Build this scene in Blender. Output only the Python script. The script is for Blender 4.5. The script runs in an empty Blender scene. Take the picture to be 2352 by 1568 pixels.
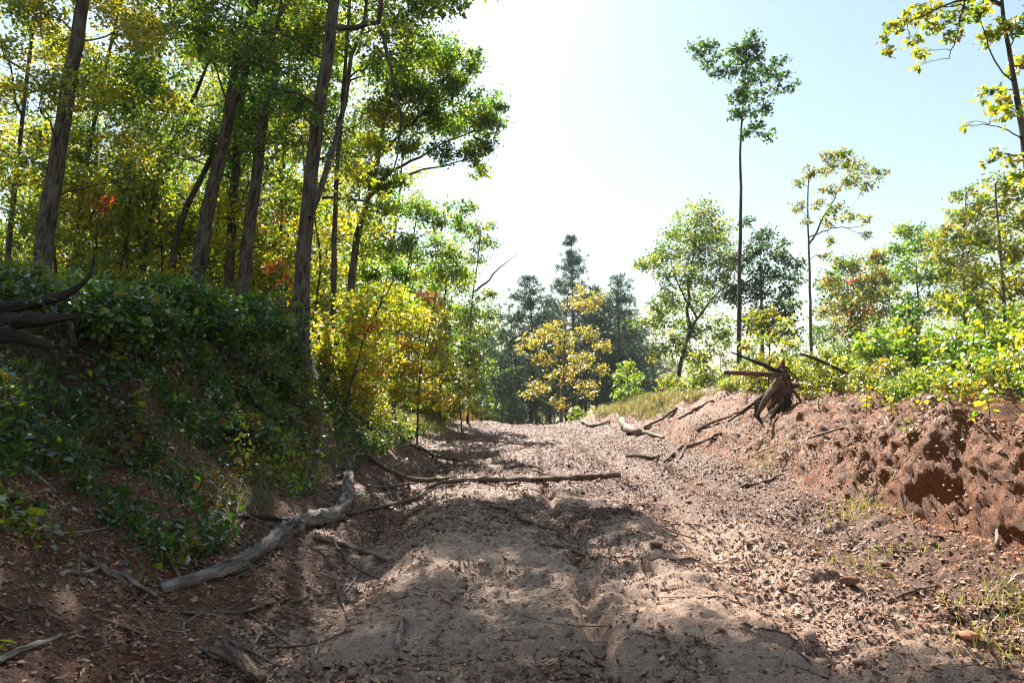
import bpy, math, random
import numpy as np
from math import radians as rad

# ------------------------------------------------------------------ camera, sky, sun, exposure
SC = bpy.context.scene
COL = SC.collection
PITCH = rad(8.0)
CAM_Z = 1.6
cam = bpy.data.cameras.new("camera")
cam.lens = 24.0
cam.sensor_width = 36.0
cam.clip_start = 0.05
cam.clip_end = 3000.0
cam_o = bpy.data.objects.new("camera", cam)
COL.objects.link(cam_o)
cam_o.location = (0, 0, CAM_Z)
cam_o.rotation_euler = (rad(90) + PITCH, 0, 0)
SC.camera = cam_o

SUN_AZ = rad(-13.0)      # left of straight ahead (+Y)
SUN_EL = rad(47.0)
world = bpy.data.worlds.new("World")
SC.world = world
world.use_nodes = True
wn, wl = world.node_tree.nodes, world.node_tree.links
sky = wn.new("ShaderNodeTexSky")
sky.sky_type = 'NISHITA'
sky.sun_disc = False
sky.sun_elevation = SUN_EL
sky.sun_rotation = SUN_AZ
sky.altitude = 300.0
sky.air_density = 2.0
sky.dust_density = 0.8
sky.ozone_density = 0.6
wl.new(sky.outputs[0], wn["Background"].inputs[0])
wn["Background"].inputs[1].default_value = 0.057

sun = bpy.data.lights.new("sun", 'SUN')
sun.energy = 5.0
sun.angle = rad(0.53)
sun.color = (1.0, 0.93, 0.82)
sun_o = bpy.data.objects.new("sun", sun)
COL.objects.link(sun_o)
sun_o.location = (-20, 60, 80)
sun_o.rotation_euler = (rad(90) - SUN_EL, 0, math.pi - SUN_AZ)   # light travels from ahead-left towards the camera

SC.view_settings.view_transform = 'Standard'
SC.view_settings.look = 'None'
SC.view_settings.gamma = 1.0
SC.view_settings.use_curve_mapping = False
SC.view_settings.exposure = 1.52

SC.render.engine = 'CYCLES'
cy = SC.cycles
cy.max_bounces = 7
cy.diffuse_bounces = 4
cy.glossy_bounces = 2
cy.transmission_bounces = 4
cy.transparent_max_bounces = 4
cy.sample_clamp_indirect = 6.0
cy.caustics_reflective = False
cy.caustics_refractive = False
cy.use_denoising = True
cy.denoiser = 'OPENIMAGEDENOISE'
cy.denoising_input_passes = 'RGB_ALBEDO_NORMAL'
cy.denoising_prefilter = 'NONE'
cy.filter_width = 1.2
cy.use_adaptive_sampling = False
cy.volume_bounces = 0

# ------------------------------------------------------------------ pixel helpers (photo seen at 2352 x 1568)
FP, CU, CV = 1568.0, 1176.0, 784.0
cp, sp = math.cos(PITCH), math.sin(PITCH)

def ray(u, v):
    dx = (np.asarray(u, float) - CU) / FP
    dz = -(np.asarray(v, float) - CV) / FP
    return dx, cp - dz * sp, sp + dz * cp

def P(u, v, Y):
    """the point of pixel (u, v) at distance Y ahead"""
    a, b, c = ray(u, v)
    t = Y / b
    return np.array([a * t, Y, CAM_Z + c * t])

# ------------------------------------------------------------------ noise
def _hash(ix, iy, seed):
    h = (ix.astype(np.int64) * 374761393 + iy.astype(np.int64) * 668265263 + seed * 2147483647 + 1013904223) & 0xffffffff
    h = ((h ^ (h >> 13)) * 1274126177) & 0xffffffff
    h = ((h ^ (h >> 16)) * 2246822519) & 0xffffffff
    return (h ^ (h >> 15)) & 0xffff

def pn(x, y, seed=0):
    x = np.asarray(x, float); y = np.asarray(y, float)
    ix = np.floor(x); iy = np.floor(y)
    fx = x - ix; fy = y - iy
    def g(dx, dy):
        a = _hash(ix + dx, iy + dy, seed) * (2 * math.pi / 65536.0)
        return np.cos(a) * (fx - dx) + np.sin(a) * (fy - dy)
    ux = fx * fx * fx * (fx * (fx * 6 - 15) + 10)
    uy = fy * fy * fy * (fy * (fy * 6 - 15) + 10)
    a = g(0, 0); b = g(1, 0); c = g(0, 1); d = g(1, 1)
    return (a + (b - a) * ux + (c - a) * uy + (a - b - c + d) * ux * uy) * 1.5

def fbm(x, y, seed=0, oct=4, gain=0.5):
    s = 0; a = 1.0; f = 1.0
    for i in range(oct):
        s = s + a * pn(x * f + 17.3 * i, y * f - 9.1 * i, seed + i)
        a *= gain; f *= 2.03
    return s

def sst(x, a, b):
    t = np.clip((x - a) / (b - a), 0, 1)
    return t * t * (3 - 2 * t)

# ------------------------------------------------------------------ terrain
_ry = np.linspace(-100, 700, 16001)
_rz = np.interp(_ry, [-100, -20, 0, 24, 26, 27.5, 32, 45, 60, 110, 700], [-2, -1.2, 0, 1.9, 2.05, 2.06, 1.75, 0.6, 0.2, 0.0, 0.0])
_k = np.hanning(41); _k /= _k.sum()
_rz = np.convolve(np.pad(_rz, 20, mode='edge'), _k, mode='valid')
_sz = np.interp(_ry, [-100, -20, 0, 24, 40, 90, 160, 700], [-2, -1.2, 0, 1.9, 2.0, 1.0, 0, 0])

def zroad(y): return np.interp(y, _ry, _rz)
def XL(y): return np.interp(y, [-100, 0, 5, 12, 18, 22, 26, 32, 400], [-2.6, -2.7, -2.75, -2.75, -2.7, -2.0, -1.0, -0.8, -0.8])
def XR(y): return np.interp(y, [-100, 0, 5, 7, 9, 12.7, 19, 23, 26, 400], [4.4, 4.5, 4.45, 4.3, 4.0, 4.2, 4.0, 3.2, 2.6, 2.6])
def HL(y): return np.interp(y, [-100, -5, 3, 8, 12.2, 13.5, 15, 17, 20, 25, 30, 60], [1.5, 2.0, 2.05, 2.2, 2.1, 1.7, 1.35, 1.05, 0.8, 0.35, 0.4, 0.6])
def WL(y): return np.interp(y, [0, 5, 9, 12, 15.5, 20, 26], [2.6, 2.3, 1.9, 1.1, 1.5, 1.8, 1.5])
def HR(y): return np.interp(y, [-100, 0, 5, 7, 10, 15, 20, 24, 27, 60], [0.8, 1.2, 1.3, 1.32, 1.28, 1.3, 1.3, 1.1, 0.8, 0.5])
def WR(y): return np.interp(y, [0, 4, 5.5, 7.3, 8.6, 10, 13, 20, 24, 30], [0.9, 0.5, 0.42, 0.5, 1.1, 1.5, 1.8, 2.2, 2.6, 2.6])

# gully and ridges along the track: (y, x) knots
GUL_Y = [2.0, 3.9, 4.5, 5.0, 5.6, 6.4, 7.4, 8.6, 10.4, 13.0, 16.0, 20.0]
GUL_X = [0.62, 0.60, 0.52, 0.55, 0.56, 0.62, 0.66, 0.48, 0.55, 0.62, 0.70, 0.9]
GUL_D = [0.06, 0.09, 0.15, 0.18, 0.17, 0.15, 0.14, 0.17, 0.17, 0.14, 0.09, 0.0]

def H(x, y):
    x = np.asarray(x, float); y = np.asarray(y, float)
    w1 = 0.16 * fbm(x * 0.6, y * 0.75, 11, 3)
    w2 = 0.09 * fbm(x * 2.4 + 5, y * 1.7, 12, 3, 0.55)
    dl = XL(y) - x + w1 + w2 * 0.8
    dr = x - XR(y) + (w1 + w2) * np.clip(WR(y) / 1.2, 0.3, 1)
    zr = zroad(y)
    side = np.clip(np.maximum(-x - 1.0, x - 2.6) / 7.0, 0, 1)
    side = side * side * (3 - 2 * side)
    zb = zr * (1 - side) + np.interp(y, _ry, _sz) * side
    wl_, wr_ = WL(y), WR(y)
    # left bank: steep middle, softer toe and shoulder
    tl = np.clip(dl / wl_, 0, 1); tr = np.clip(dr / wr_, 0, 1)
    pl = tl ** 1.15 * (1 - (1 - tl) ** 2.2 * 0.35); pl = pl * (1.0 + 0.0 * pl)
    pl = np.where(dl > 0, pl, 0); pr = np.where(dr > 0, 1 - (1 - tr) ** 1.7, 0)
    z = zb + HL(y) * np.clip(pl, 0, 1) + HR(y) * pr * (1 + 0.16 * fbm(x * 0.9, y * 0.9, 14, 3))
    z = z + np.clip(dl - wl_ - 1.0, 0, 12) * 0.012 + np.clip(dr - wr_, 0, 10) * 0.045
    # toe aprons of washed down soil
    z = z + 0.16 * np.exp(-(np.minimum(dl, 0) / 0.55) ** 2) * (dl <= 0) + 0.16 * (dl > 0) * (1 - tl)
    z = z + 0.20 * np.exp(-(np.minimum(dr, 0) / 0.7) ** 2) * (dr <= 0) + 0.20 * (dr > 0) * (1 - tr)
    road = sst(-dl, -0.1, 0.4) * sst(-dr, -0.1, 0.4)
    off = 1 - road
    z = z + off * (0.10 * fbm(x * 0.55, y * 0.55, 3, 4) + 0.035 * fbm(x * 2.7, y * 2.7, 4, 3))
    far = np.clip((np.hypot(x, y) - 45) / 60, 0, 1)
    z = z + far * 1.2 * fbm(x * 0.03, y * 0.03, 8, 3)
    # the track itself
    gx = np.interp(y, GUL_Y, GUL_X) + 0.10 * pn(y * 1.3, y * 0 + 2, 21) + 0.05 * pn(y * 4.1, y * 0 + 7, 22)
    gd = np.interp(y, GUL_Y, GUL_D) * np.clip(0.75 + 0.9 * pn(y * 1.6, y * 0 + 3, 23), 0.25, 1.1)
    gw = 0.09 + 0.04 * pn(y * 1.7, y * 0 + 9, 24)
    near = np.exp(-np.clip(y - 2, 0, 99) / 40)
    rz = -gd * np.exp(-np.abs((x - gx) / gw) ** 2.4) + 0.03 * np.exp(-((x - gx) / 0.35) ** 2) * (gd > 0.01)
    rz = rz + 0.11 * np.exp(-((x + 0.55 + 0.1 * np.sin(y)) / 0.42) ** 2) * sst(y, 4.5, 6.5) * (1 - sst(y, 8.5, 11))
    rz = rz + 0.10 * np.exp(-((x - 1.25) / 0.38) ** 2) * sst(y, 5, 6.2) * (1 - sst(y, 7.6, 9.5))
    rz = rz - 0.13 * np.exp(-np.abs((x + 1.5 + 0.12 * np.sin(y * 0.7)) / 0.36) ** 2.6) * (1 - sst(y, 13, 17))
    rz = rz - 0.12 * np.exp(-np.abs((x - 2.05 - 0.1 * np.sin(y * 0.6 + 1)) / 0.30) ** 2.6) * (1 - sst(y, 16, 22))
    rz = rz - 0.05 * np.exp(-np.abs((x - 3.1) / 0.25) ** 2.6) * (1 - sst(y, 12, 18))
    rz = rz + 0.06 * np.exp(-((y - 15.5) / 1.4) ** 2) * np.exp(-((x - 0.2) / 1.3) ** 2)
    n1 = fbm(x * 1.1, y * 0.8, 31, 3)
    n2 = fbm(x * 3.3, y * 4.2, 35, 3, 0.6)
    tq = (n1 * 0.55 + fbm(x * 0.9 + 4, y * 2.3, 41, 4, 0.6)) * 5.0
    tf = np.floor(tq); terr = tf + sst(tq - tf, 0.0, 0.35)
    rz = rz + 0.016 * n1 + 0.009 * n2 * (0.6 + 0.4 * near) + 0.008 * terr * near
    t2 = fbm(x * 2.1 + 1.3 * y, y * 5.5, 51, 4, 0.65) * 4.0
    t3 = np.floor(t2); rz = rz + 0.009 * (t3 + sst(t2 - t3, 0.0, 0.3)) + 0.009 * fbm(x * 9, y * 13, 57, 3, 0.75)
    z = z + road * rz
    return z

def G(u, v):
    """where the pixel's ray meets the ground"""
    u = np.atleast_1d(np.asarray(u, float)); v = np.atleast_1d(np.asarray(v, float))
    a, b, c = ray(u, v)
    t = np.geomspace(2.2, 90, 700)
    X = a[:, None] * t; Y = b[:, None] * t; Z = CAM_Z + c[:, None] * t
    below = Z < H(X, Y)
    i = np.where(below.any(1), below.argmax(1), len(t) - 1)
    r = np.arange(len(u))
    x, y = X[r, i], Y[r, i]
    return np.stack([x, y, H(x, y)], 1)

# ------------------------------------------------------------------ mesh helpers
def mesh_np(name, V, faces, col=None, vec=None, smooth=False):
    V = np.ascontiguousarray(V, np.float32).reshape(-1, 3)
    me = bpy.data.meshes.new(name)
    me.vertices.add(len(V)); me.vertices.foreach_set("co", V.ravel())
    faces = [np.asarray(f, np.int32) for f in faces if len(f)]
    loops = np.concatenate([f.ravel() for f in faces]) if faces else np.zeros(0, np.int32)
    sizes = np.concatenate([np.full(len(f), f.shape[1], np.int32) for f in faces])
    starts = np.concatenate([[0], np.cumsum(sizes)[:-1]]).astype(np.int32)
    me.loops.add(len(loops)); me.loops.foreach_set("vertex_index", loops)
    me.polygons.add(len(sizes)); me.polygons.foreach_set("loop_start", starts); me.polygons.foreach_set("loop_total", sizes)
    if smooth:
        me.polygons.foreach_set("use_smooth", np.ones(len(sizes), bool))
    if col is not None:
        a = me.attributes.new("tint", 'FLOAT_COLOR', 'POINT')
        c4 = np.ones((len(V), 4), np.float32); c4[:, :3] = col
        a.data.foreach_set("color", c4.ravel())
    if vec is not None:
        a = me.attributes.new("grain", 'FLOAT_VECTOR', 'POINT')
        a.data.foreach_set("vector", np.ascontiguousarray(vec, np.float32).ravel())
    me.update(calc_edges=True)
    return me

def obj(name, me, mat=None, parent=None, loc=None):
    if mat is not None and not me.materials:
        me.materials.append(mat)
    o = bpy.data.objects.new(name, me)
    COL.objects.link(o)
    if parent is not None: o.parent = parent
    if loc is not None: o.location = loc
    return o

def tag(o, label=None, cat=None, group=None, kind=None):
    if label: o["label"] = label
    if cat: o["category"] = cat
    if group: o["group"] = group
    if kind: o["kind"] = kind
    return o

def thing(name, label, cat, loc, group=None):
    o = bpy.data.objects.new(name, None)
    o.empty_display_size = 0.1
    COL.objects.link(o)
    o.location = loc
    return tag(o, label, cat, group)

def copy_tree(o, parent=None):
    c = o.copy(); COL.objects.link(c)
    if parent is not None: c.parent = parent
    for ch in list(o.children):
        copy_tree(ch, c)
    return c

def norm(a):
    return a / np.maximum(np.linalg.norm(a, axis=-1, keepdims=True), 1e-9)

def tubes(paths, radii, S=6, rng=None, rough=0.0, cap=False, flare=0.0, groove=0.0):
    """paths [N,K,3], radii [N,K] -> verts, faces, grain vectors"""
    paths = np.asarray(paths, float); radii = np.asarray(radii, float)
    if paths.ndim == 2: paths = paths[None]; radii = radii[None]
    N, K, _ = paths.shape
    T = norm(np.gradient(paths, axis=1))
    mean = norm(paths[:, -1] - paths[:, 0])
    ref = np.where(np.abs(mean[:, 2:3]) > 0.7, np.array([[1.0, 0.15, 0]]), np.array([[0, 0.1, 1.0]]))
    A = norm(np.cross(T, ref[:, None, :])); B = np.cross(T, A)
    th = np.linspace(0, 2 * np.pi, S, endpoint=False)
    R = np.repeat(radii[:, :, None], S, 2)
    L = np.concatenate([np.zeros((N, 1)), np.cumsum(np.linalg.norm(np.diff(paths, axis=1), axis=2), 1)], 1)
    if rough and rng is not None:
        R = R * (1 + rough * (rng.random(R.shape) - 0.5) * 2)
        ph = rng.random(N)[:, None, None] * 9
        R = R * (1 + rough * 0.8 * np.sin(th[None, None] * 3 + ph + L[:, :, None] * 2.2))
    if groove:
        r0_ = radii.mean()
        R = R * (1 + groove * (1.3 * pn(th[None, None] * 1.9 + 0 * L[:, :, None], L[:, :, None] / r0_ * 0.16 + 3, 77) + 0.9 * pn(np.cos(th)[None, None] * 3.1 + 9, np.sin(th)[None, None] * 3.1 + L[:, :, None] / r0_ * 0.45, 78)))
    if flare:
        ph = rng.random() * 6
        R = R * (1 + flare * np.exp(-L[:, :, None] / 0.45) * (1 + 0.6 * np.cos(th * 4 + ph)))
    V = paths[:, :, None] + R[..., None] * (np.cos(th)[:, None] * A[:, :, None] + np.sin(th)[:, None] * B[:, :, None])
    idx = np.arange(N * K * S).reshape(N, K, S)
    a = idx[:, :-1]; b = idx[:, 1:]
    q = np.stack([a, np.roll(a, -1, 2), np.roll(b, -1, 2), b], -1).reshape(-1, 4)
    faces = [q]
    if cap:
        faces.append(idx[:, 0, ::-1].reshape(-1, S)); faces.append(idx[:, -1].reshape(-1, S))
    gv = np.stack([np.cos(th) * np.ones((N, K, 1)) * R, np.sin(th) * np.ones((N, K, 1)) * R, np.repeat(L[:, :, None], S, 2)], -1)
    gv = gv + (np.arange(N) * 1.37 % 23)[:, None, None, None]
    return V.reshape(-1, 3), faces, gv.reshape(-1, 3)

def join(parts):
    """several (V, faces, vec) into one"""
    Vs, Fs, Gs, o = [], {}, [], 0
    for V, F, g in parts:
        for f in F:
            Fs.setdefault(f.shape[1], []).append(f + o)
        Vs.append(V); Gs.append(g); o += len(V)
    return np.concatenate(Vs), [np.concatenate(v) for v in Fs.values()], np.concatenate(Gs)

def resample(pts, n):
    pts = np.asarray(pts, float)
    d = np.concatenate([[0], np.cumsum(np.linalg.norm(np.diff(pts, axis=0), axis=1))])
    s = np.linspace(0, d[-1], n)
    out = np.stack([np.interp(s, d, pts[:, i]) for i in range(3)], 1)
    for _ in range(2):
        out[1:-1] = 0.25 * out[:-2] + 0.5 * out[1:-1] + 0.25 * out[2:]
    return out

def leaf_mesh(name, pos, size, tint, rng, six=False, up=0.75, width=0.30, axis=None, droop=0.25):
    n = len(pos)
    nr = norm(rng.normal(size=(n, 3)) + np.array([0, 0, up * 1.6]))
    ax = rng.normal(size=(n, 3)) if axis is None else axis + 0.35 * rng.normal(size=(n, 3))
    ax = ax - (ax * nr).sum(1, keepdims=True) * nr
    ax = norm(norm(ax) + np.array([0, 0, -droop]))
    b = norm(np.cross(nr, ax)); nr = np.cross(ax, b)
    s = size[:, None]
    w = width * (0.8 + 0.5 * rng.random((n, 1)))
    if six:
        V = np.stack([pos, pos + ax * s * .28 + b * s * w * .8 + nr * s * .08, pos + ax * s * .28 - b * s * w * .8 + nr * s * .08,
                      pos + ax * s * .65 + b * s * w * .85 + nr * s * .04, pos + ax * s * .65 - b * s * w * .85 + nr * s * .04,
                      pos + ax * s - nr * s * .12], 1)
        base = np.arange(n)[:, None] * 6
        F = [(base + np.array([[0, 1, 2]])), (base + np.array([[1, 3, 4, 2]])), (base + np.array([[3, 5, 4]]))]
        tri = np.concatenate([F[0], F[2]]); me = mesh_np(name, V, [tri, F[1]], np.repeat(tint, 6, 0))
    else:
        V = np.stack([pos, pos + ax * s * .45 + b * s * w + nr * s * .10, pos + ax * s, pos + ax * s * .45 - b * s * w + nr * s * .10], 1)
        base = np.arange(n)[:, None] * 4
        F = np.concatenate([base + np.array([[0, 1, 2]]), base + np.array([[0, 2, 3]])])
        me = mesh_np(name, V, [F], np.repeat(tint, 4, 0))
    return me

# ------------------------------------------------------------------ materials
def new_mat(name):
    m = bpy.data.materials.new(name); m.use_nodes = True
    nt = m.node_tree; nt.nodes.clear()
    out = nt.nodes.new("ShaderNodeOutputMaterial")
    return m, nt.nodes, nt.links, out

def nd(n, t, **kw):
    x = n.new(t)
    for k, v in kw.items():
        if k.startswith("i_"):
            x.inputs[k[2:].replace("_", " ")].default_value = v
        else:
            setattr(x, k, v)
    return x

def mixc(n, l, fac, a, b, mode='MIX'):
    m = n.new("ShaderNodeMix"); m.data_type = 'RGBA'; m.blend_type = mode
    for sock, val in ((m.inputs[0], fac), (m.inputs[6], a), (m.inputs[7], b)):
        if hasattr(val, "is_output"): l.new(val, sock)
        else: sock.default_value = val if not isinstance(val, tuple) else (*val, 1)[:4]
    return m.outputs[2]

def ramp(n, l, src, a, b):
    r = n.new("ShaderNodeMapRange"); r.interpolation_type = 'SMOOTHSTEP'
    l.new(src, r.inputs[0]); r.inputs[1].default_value = a; r.inputs[2].default_value = b
    return r.outputs[0]

def leaf_material(name, trans=0.5, gloss=0.025, rough=0.42, boost=(2.75, 2.5, 0.75)):
    m, n, l, out = new_mat(name)
    at = nd(n, "ShaderNodeAttribute", attribute_name="tint")
    oi = n.new("ShaderNodeObjectInfo")
    hs = nd(n, "ShaderNodeHueSaturation")
    mr = n.new("ShaderNodeMapRange"); l.new(oi.outputs["Random"], mr.inputs[0]); mr.inputs[3].default_value = 0.488; mr.inputs[4].default_value = 0.512
    l.new(mr.outputs[0], hs.inputs["Hue"]); l.new(at.outputs["Color"], hs.inputs["Color"])
    mv = n.new("ShaderNodeMapRange"); l.new(oi.outputs["Random"], mv.inputs[0]); mv.inputs[3].default_value = 0.85; mv.inputs[4].default_value = 1.15
    l.new(mv.outputs[0], hs.inputs["Value"])
    d = n.new("ShaderNodeBsdfDiffuse"); l.new(hs.outputs[0], d.inputs[0])
    tc = mixc(n, l, 1.0, hs.outputs[0], boost, 'MULTIPLY')
    t = n.new("ShaderNodeBsdfTranslucent"); l.new(tc, t.inputs[0])
    mx = n.new("ShaderNodeMixShader"); mx.inputs[0].default_value = trans
    l.new(d.outputs[0], mx.inputs[1]); l.new(t.outputs[0], mx.inputs[2])
    g = n.new("ShaderNodeBsdfGlossy"); g.inputs["Roughness"].default_value = rough; g.inputs[0].default_value = (1, 1, 1, 1)
    lw = n.new("ShaderNodeLayerWeight"); lw.inputs[0].default_value = 0.25
    ma = n.new("ShaderNodeMath"); ma.operation = 'MULTIPLY_ADD'; l.new(lw.outputs["Fresnel"], ma.inputs[0]); ma.inputs[1].default_value = 0.16; ma.inputs[2].default_value = gloss
    m2 = n.new("ShaderNodeMixShader"); l.new(ma.outputs[0], m2.inputs[0]); l.new(mx.outputs[0], m2.inputs[1]); l.new(g.outputs[0], m2.inputs[2])
    l.new(m2.outputs[0], out.inputs[0])
    return m

def bark_material(name, a, b, c, scale=9.0, rough=0.85, moss=None):
    m, n, l, out = new_mat(name)
    at = nd(n, "ShaderNodeAttribute", attribute_name="grain")
    mp = n.new("ShaderNodeMapping"); mp.inputs["Scale"].default_value = (scale * 3.2, scale * 3.2, scale * 0.55)
    l.new(at.outputs["Vector"], mp.inputs[0])
    n1 = nd(n, "ShaderNodeTexNoise", i_Scale=1.0, i_Detail=6.0, i_Roughness=0.65); l.new(mp.outputs[0], n1.inputs["Vector"])
    n2 = nd(n, "ShaderNodeTexNoise", i_Scale=2.2, i_Detail=3.0); l.new(at.outputs["Vector"], n2.inputs["Vector"])
    c1 = mixc(n, l, ramp(n, l, n1.outputs[0], 0.36, 0.62), a, b)
    c2 = mixc(n, l, ramp(n, l, n2.outputs[0], 0.5, 0.7), c1, c)
    if moss:
        n3 = nd(n, "ShaderNodeTexNoise", i_Scale=5.0, i_Detail=4.0); l.new(at.outputs["Vector"], n3.inputs["Vector"])
        c2 = mixc(n, l, ramp(n, l, n3.outputs[0], 0.52, 0.66), c2, moss)
    p = n.new("ShaderNodeBsdfPrincipled"); p.inputs["Roughness"].default_value = rough; p.inputs["Specular IOR Level"].default_value = 0.22
    l.new(c2, p.inputs["Base Color"])
    bp = n.new("ShaderNodeBump"); bp.inputs["Strength"].default_value = 0.9; bp.inputs["Distance"].default_value = 0.03
    l.new(n1.outputs[0], bp.inputs["Height"]); l.new(bp.outputs[0], p.inputs["Normal"])
    l.new(p.outputs[0], out.inputs[0])
    return m

def tint_material(name, rough=0.75, spec=0.3, scale=60, bump=0.5):
    """colour from the piece's own tint, with grain"""
    m, n, l, out = new_mat(name)
    at = nd(n, "ShaderNodeAttribute", attribute_name="tint")
    tc = n.new("ShaderNodeTexCoord")
    n1 = nd(n, "ShaderNodeTexNoise", i_Scale=scale, i_Detail=4.0); l.new(tc.outputs["Object"], n1.inputs["Vector"])
    c1 = mixc(n, l, ramp(n, l, n1.outputs[0], 0.3, 0.7), (0.55, 0.52, 0.5), (1.25, 1.22, 1.2))
    c2 = mixc(n, l, 1.0, at.outputs["Color"], c1, 'MULTIPLY')
    p = n.new("ShaderNodeBsdfPrincipled"); p.inputs["Roughness"].default_value = rough; p.inputs["Specular IOR Level"].default_value = spec
    l.new(c2, p.inputs["Base Color"])
    bp = n.new("ShaderNodeBump"); bp.inputs["Strength"].default_value = bump; bp.inputs["Distance"].default_value = 0.02
    l.new(n1.outputs[0], bp.inputs["Height"]); l.new(bp.outputs[0], p.inputs["Normal"])
    l.new(p.outputs[0], out.inputs[0])
    return m

def ground_material():
    m, n, l, out = new_mat("soil")
    at = nd(n, "ShaderNodeAttribute", attribute_name="tint")       # r: pale clay, g: orange subsoil, b: humus and litter
    sep = n.new("ShaderNodeSeparateColor"); l.new(at.outputs["Color"], sep.inputs[0])
    geo = n.new("ShaderNodeNewGeometry")
    mp = n.new("ShaderNodeMapping"); mp.inputs["Scale"].default_value = (1.0, 1.25, 1.6); l.new(geo.outputs["Position"], mp.inputs[0])
    def noise(scale, detail, rough=0.6, dist=0.0, src=mp.outputs[0]):
        x = nd(n, "ShaderNodeTexNoise", i_Scale=scale, i_Detail=detail, i_Roughness=rough, i_Distortion=dist); l.new(src, x.inputs["Vector"]); return x.outputs[0]
    nA, nB, nC, nD = noise(2.3, 8, 0.66, 0.6), noise(7.5, 7, 0.72, 0.8), noise(34, 6, 0.75, 0.3), noise(105, 3, 0.75)
    def add(a, b, k=1.0):
        x = n.new("ShaderNodeMath"); x.operation = 'MULTIPLY_ADD'; l.new(b, x.inputs[0]); x.inputs[1].default_value = k; l.new(a, x.inputs[2]); return x.outputs[0]
    def cells(scale, rnd=1.0):
        mp2 = n.new("ShaderNodeMapping"); mp2.inputs["Scale"].default_value = (1.0, 1.7, 2.2); mp2.inputs["Rotation"].default_value = (0, 0, 0.5); l.new(geo.outputs["Position"], mp2.inputs[0])
        wob = n.new("ShaderNodeVectorMath"); wob.operation = 'MULTIPLY_ADD'; nn = nd(n, "ShaderNodeTexNoise", i_Scale=scale * 0.6, i_Detail=2.0); l.new(mp2.outputs[0], nn.inputs["Vector"])
        l.new(nn.outputs["Color"], wob.inputs[0]); wob.inputs[1].default_value = (0.9 / scale,) * 3; l.new(mp2.outputs[0], wob.inputs[2])
        v = nd(n, "ShaderNodeTexVoronoi", i_Scale=scale, i_Randomness=rnd); l.new(wob.outputs[0], v.inputs["Vector"])
        sp_ = n.new("ShaderNodeSeparateColor"); l.new(v.outputs["Color"], sp_.inputs[0])
        return sp_.outputs[0], v.outputs["Distance"]
    v1, d1 = cells(26); v2, d2 = cells(62)
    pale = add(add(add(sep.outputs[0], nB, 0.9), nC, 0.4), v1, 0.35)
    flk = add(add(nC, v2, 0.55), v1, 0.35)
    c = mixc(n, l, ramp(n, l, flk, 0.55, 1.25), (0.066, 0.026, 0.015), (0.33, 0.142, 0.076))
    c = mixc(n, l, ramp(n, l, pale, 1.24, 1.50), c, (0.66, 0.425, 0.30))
    org = add(add(sep.outputs[1], nA, 1.0), nC, 0.4)
    oc = mixc(n, l, ramp(n, l, nC, 0.35, 0.7), (0.22, 0.062, 0.014), (0.48, 0.17, 0.048))
    c = mixc(n, l, ramp(n, l, org, 1.15, 1.5), c, oc)
    hum = add(add(sep.outputs[2], nB, 0.8), nC, 0.3)
    hc = mixc(n, l, ramp(n, l, nC, 0.35, 0.7), (0.030, 0.022, 0.014), (0.13, 0.085, 0.05))
    c = mixc(n, l, ramp(n, l, hum, 0.98, 1.3), c, hc)
    c = mixc(n, l, ramp(n, l, nD, 0.50, 0.33), c, mixc(n, l, 1.0, c, (0.36, 0.31, 0.29), 'MULTIPLY'))
    p = n.new("ShaderNodeBsdfPrincipled"); l.new(c, p.inputs["Base Color"])
    rr = n.new("ShaderNodeMapRange"); l.new(nB, rr.inputs[0]); rr.inputs[1].default_value = 0.3; rr.inputs[2].default_value = 0.7; rr.inputs[3].default_value = 0.30; rr.inputs[4].default_value = 0.66
    l.new(rr.outputs[0], p.inputs["Roughness"]); p.inputs["Specular IOR Level"].default_value = 0.28
    b1 = n.new("ShaderNodeBump"); b1.inputs["Strength"].default_value = 1.0; b1.inputs["Distance"].default_value = 0.035; l.new(add(nC, v1, 0.5), b1.inputs["Height"])
    b2 = n.new("ShaderNodeBump"); b2.inputs["Strength"].default_value = 0.9; b2.inputs["Distance"].default_value = 0.012; l.new(add(nD, v2, 0.8), b2.inputs["Height"]); l.new(b1.outputs[0], b2.inputs["Normal"])
    l.new(b2.outputs[0], p.inputs["Normal"])
    l.new(p.outputs[0], out.inputs[0])
    return m

M_SOIL = ground_material()
M_LEAF = leaf_material("leaf_tissue", 0.62)
M_LEAFN = leaf_material("leaf_tissue_near", 0.55, 0.03, 0.38)
M_WEED = leaf_material("weed_leaves", 0.5, 0.012, 0.5)
M_NEEDLE = leaf_material("pine_needles", 0.35, 0.03, 0.5, (1.6, 1.6, 1.0))
M_GRASS = leaf_material("grass_blades", 0.5, 0.03, 0.5, (1.4, 1.3, 0.8))
M_LITTER = leaf_material("dry_leaves", 0.25, 0.05, 0.42, (1.5, 1.2, 0.8))
M_BARK = bark_material("oak_bark", (0.022, 0.018, 0.014), (0.125, 0.10, 0.082), (0.12, 0.125, 0.105), 6.5)
M_BARKL = bark_material("light_bark", (0.07, 0.052, 0.04), (0.23, 0.18, 0.14), (0.16, 0.15, 0.12), 14)
M_PINEB = bark_material("pine_bark", (0.035, 0.022, 0.016), (0.13, 0.085, 0.065), (0.09, 0.07, 0.06), 8)
M_DEAD = bark_material("weathered_wood", (0.085, 0.065, 0.05), (0.36, 0.30, 0.245), (0.24, 0.205, 0.165), 12, 0.7)
M_LOG = bark_material("old_log_bark", (0.035, 0.026, 0.02), (0.30, 0.245, 0.20), (0.13, 0.105, 0.085), 5, 0.8)
M_STUMP = bark_material("torn_stump", (0.05, 0.026, 0.016), (0.24, 0.135, 0.08), (0.15, 0.085, 0.05), 9, 0.85)
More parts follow.
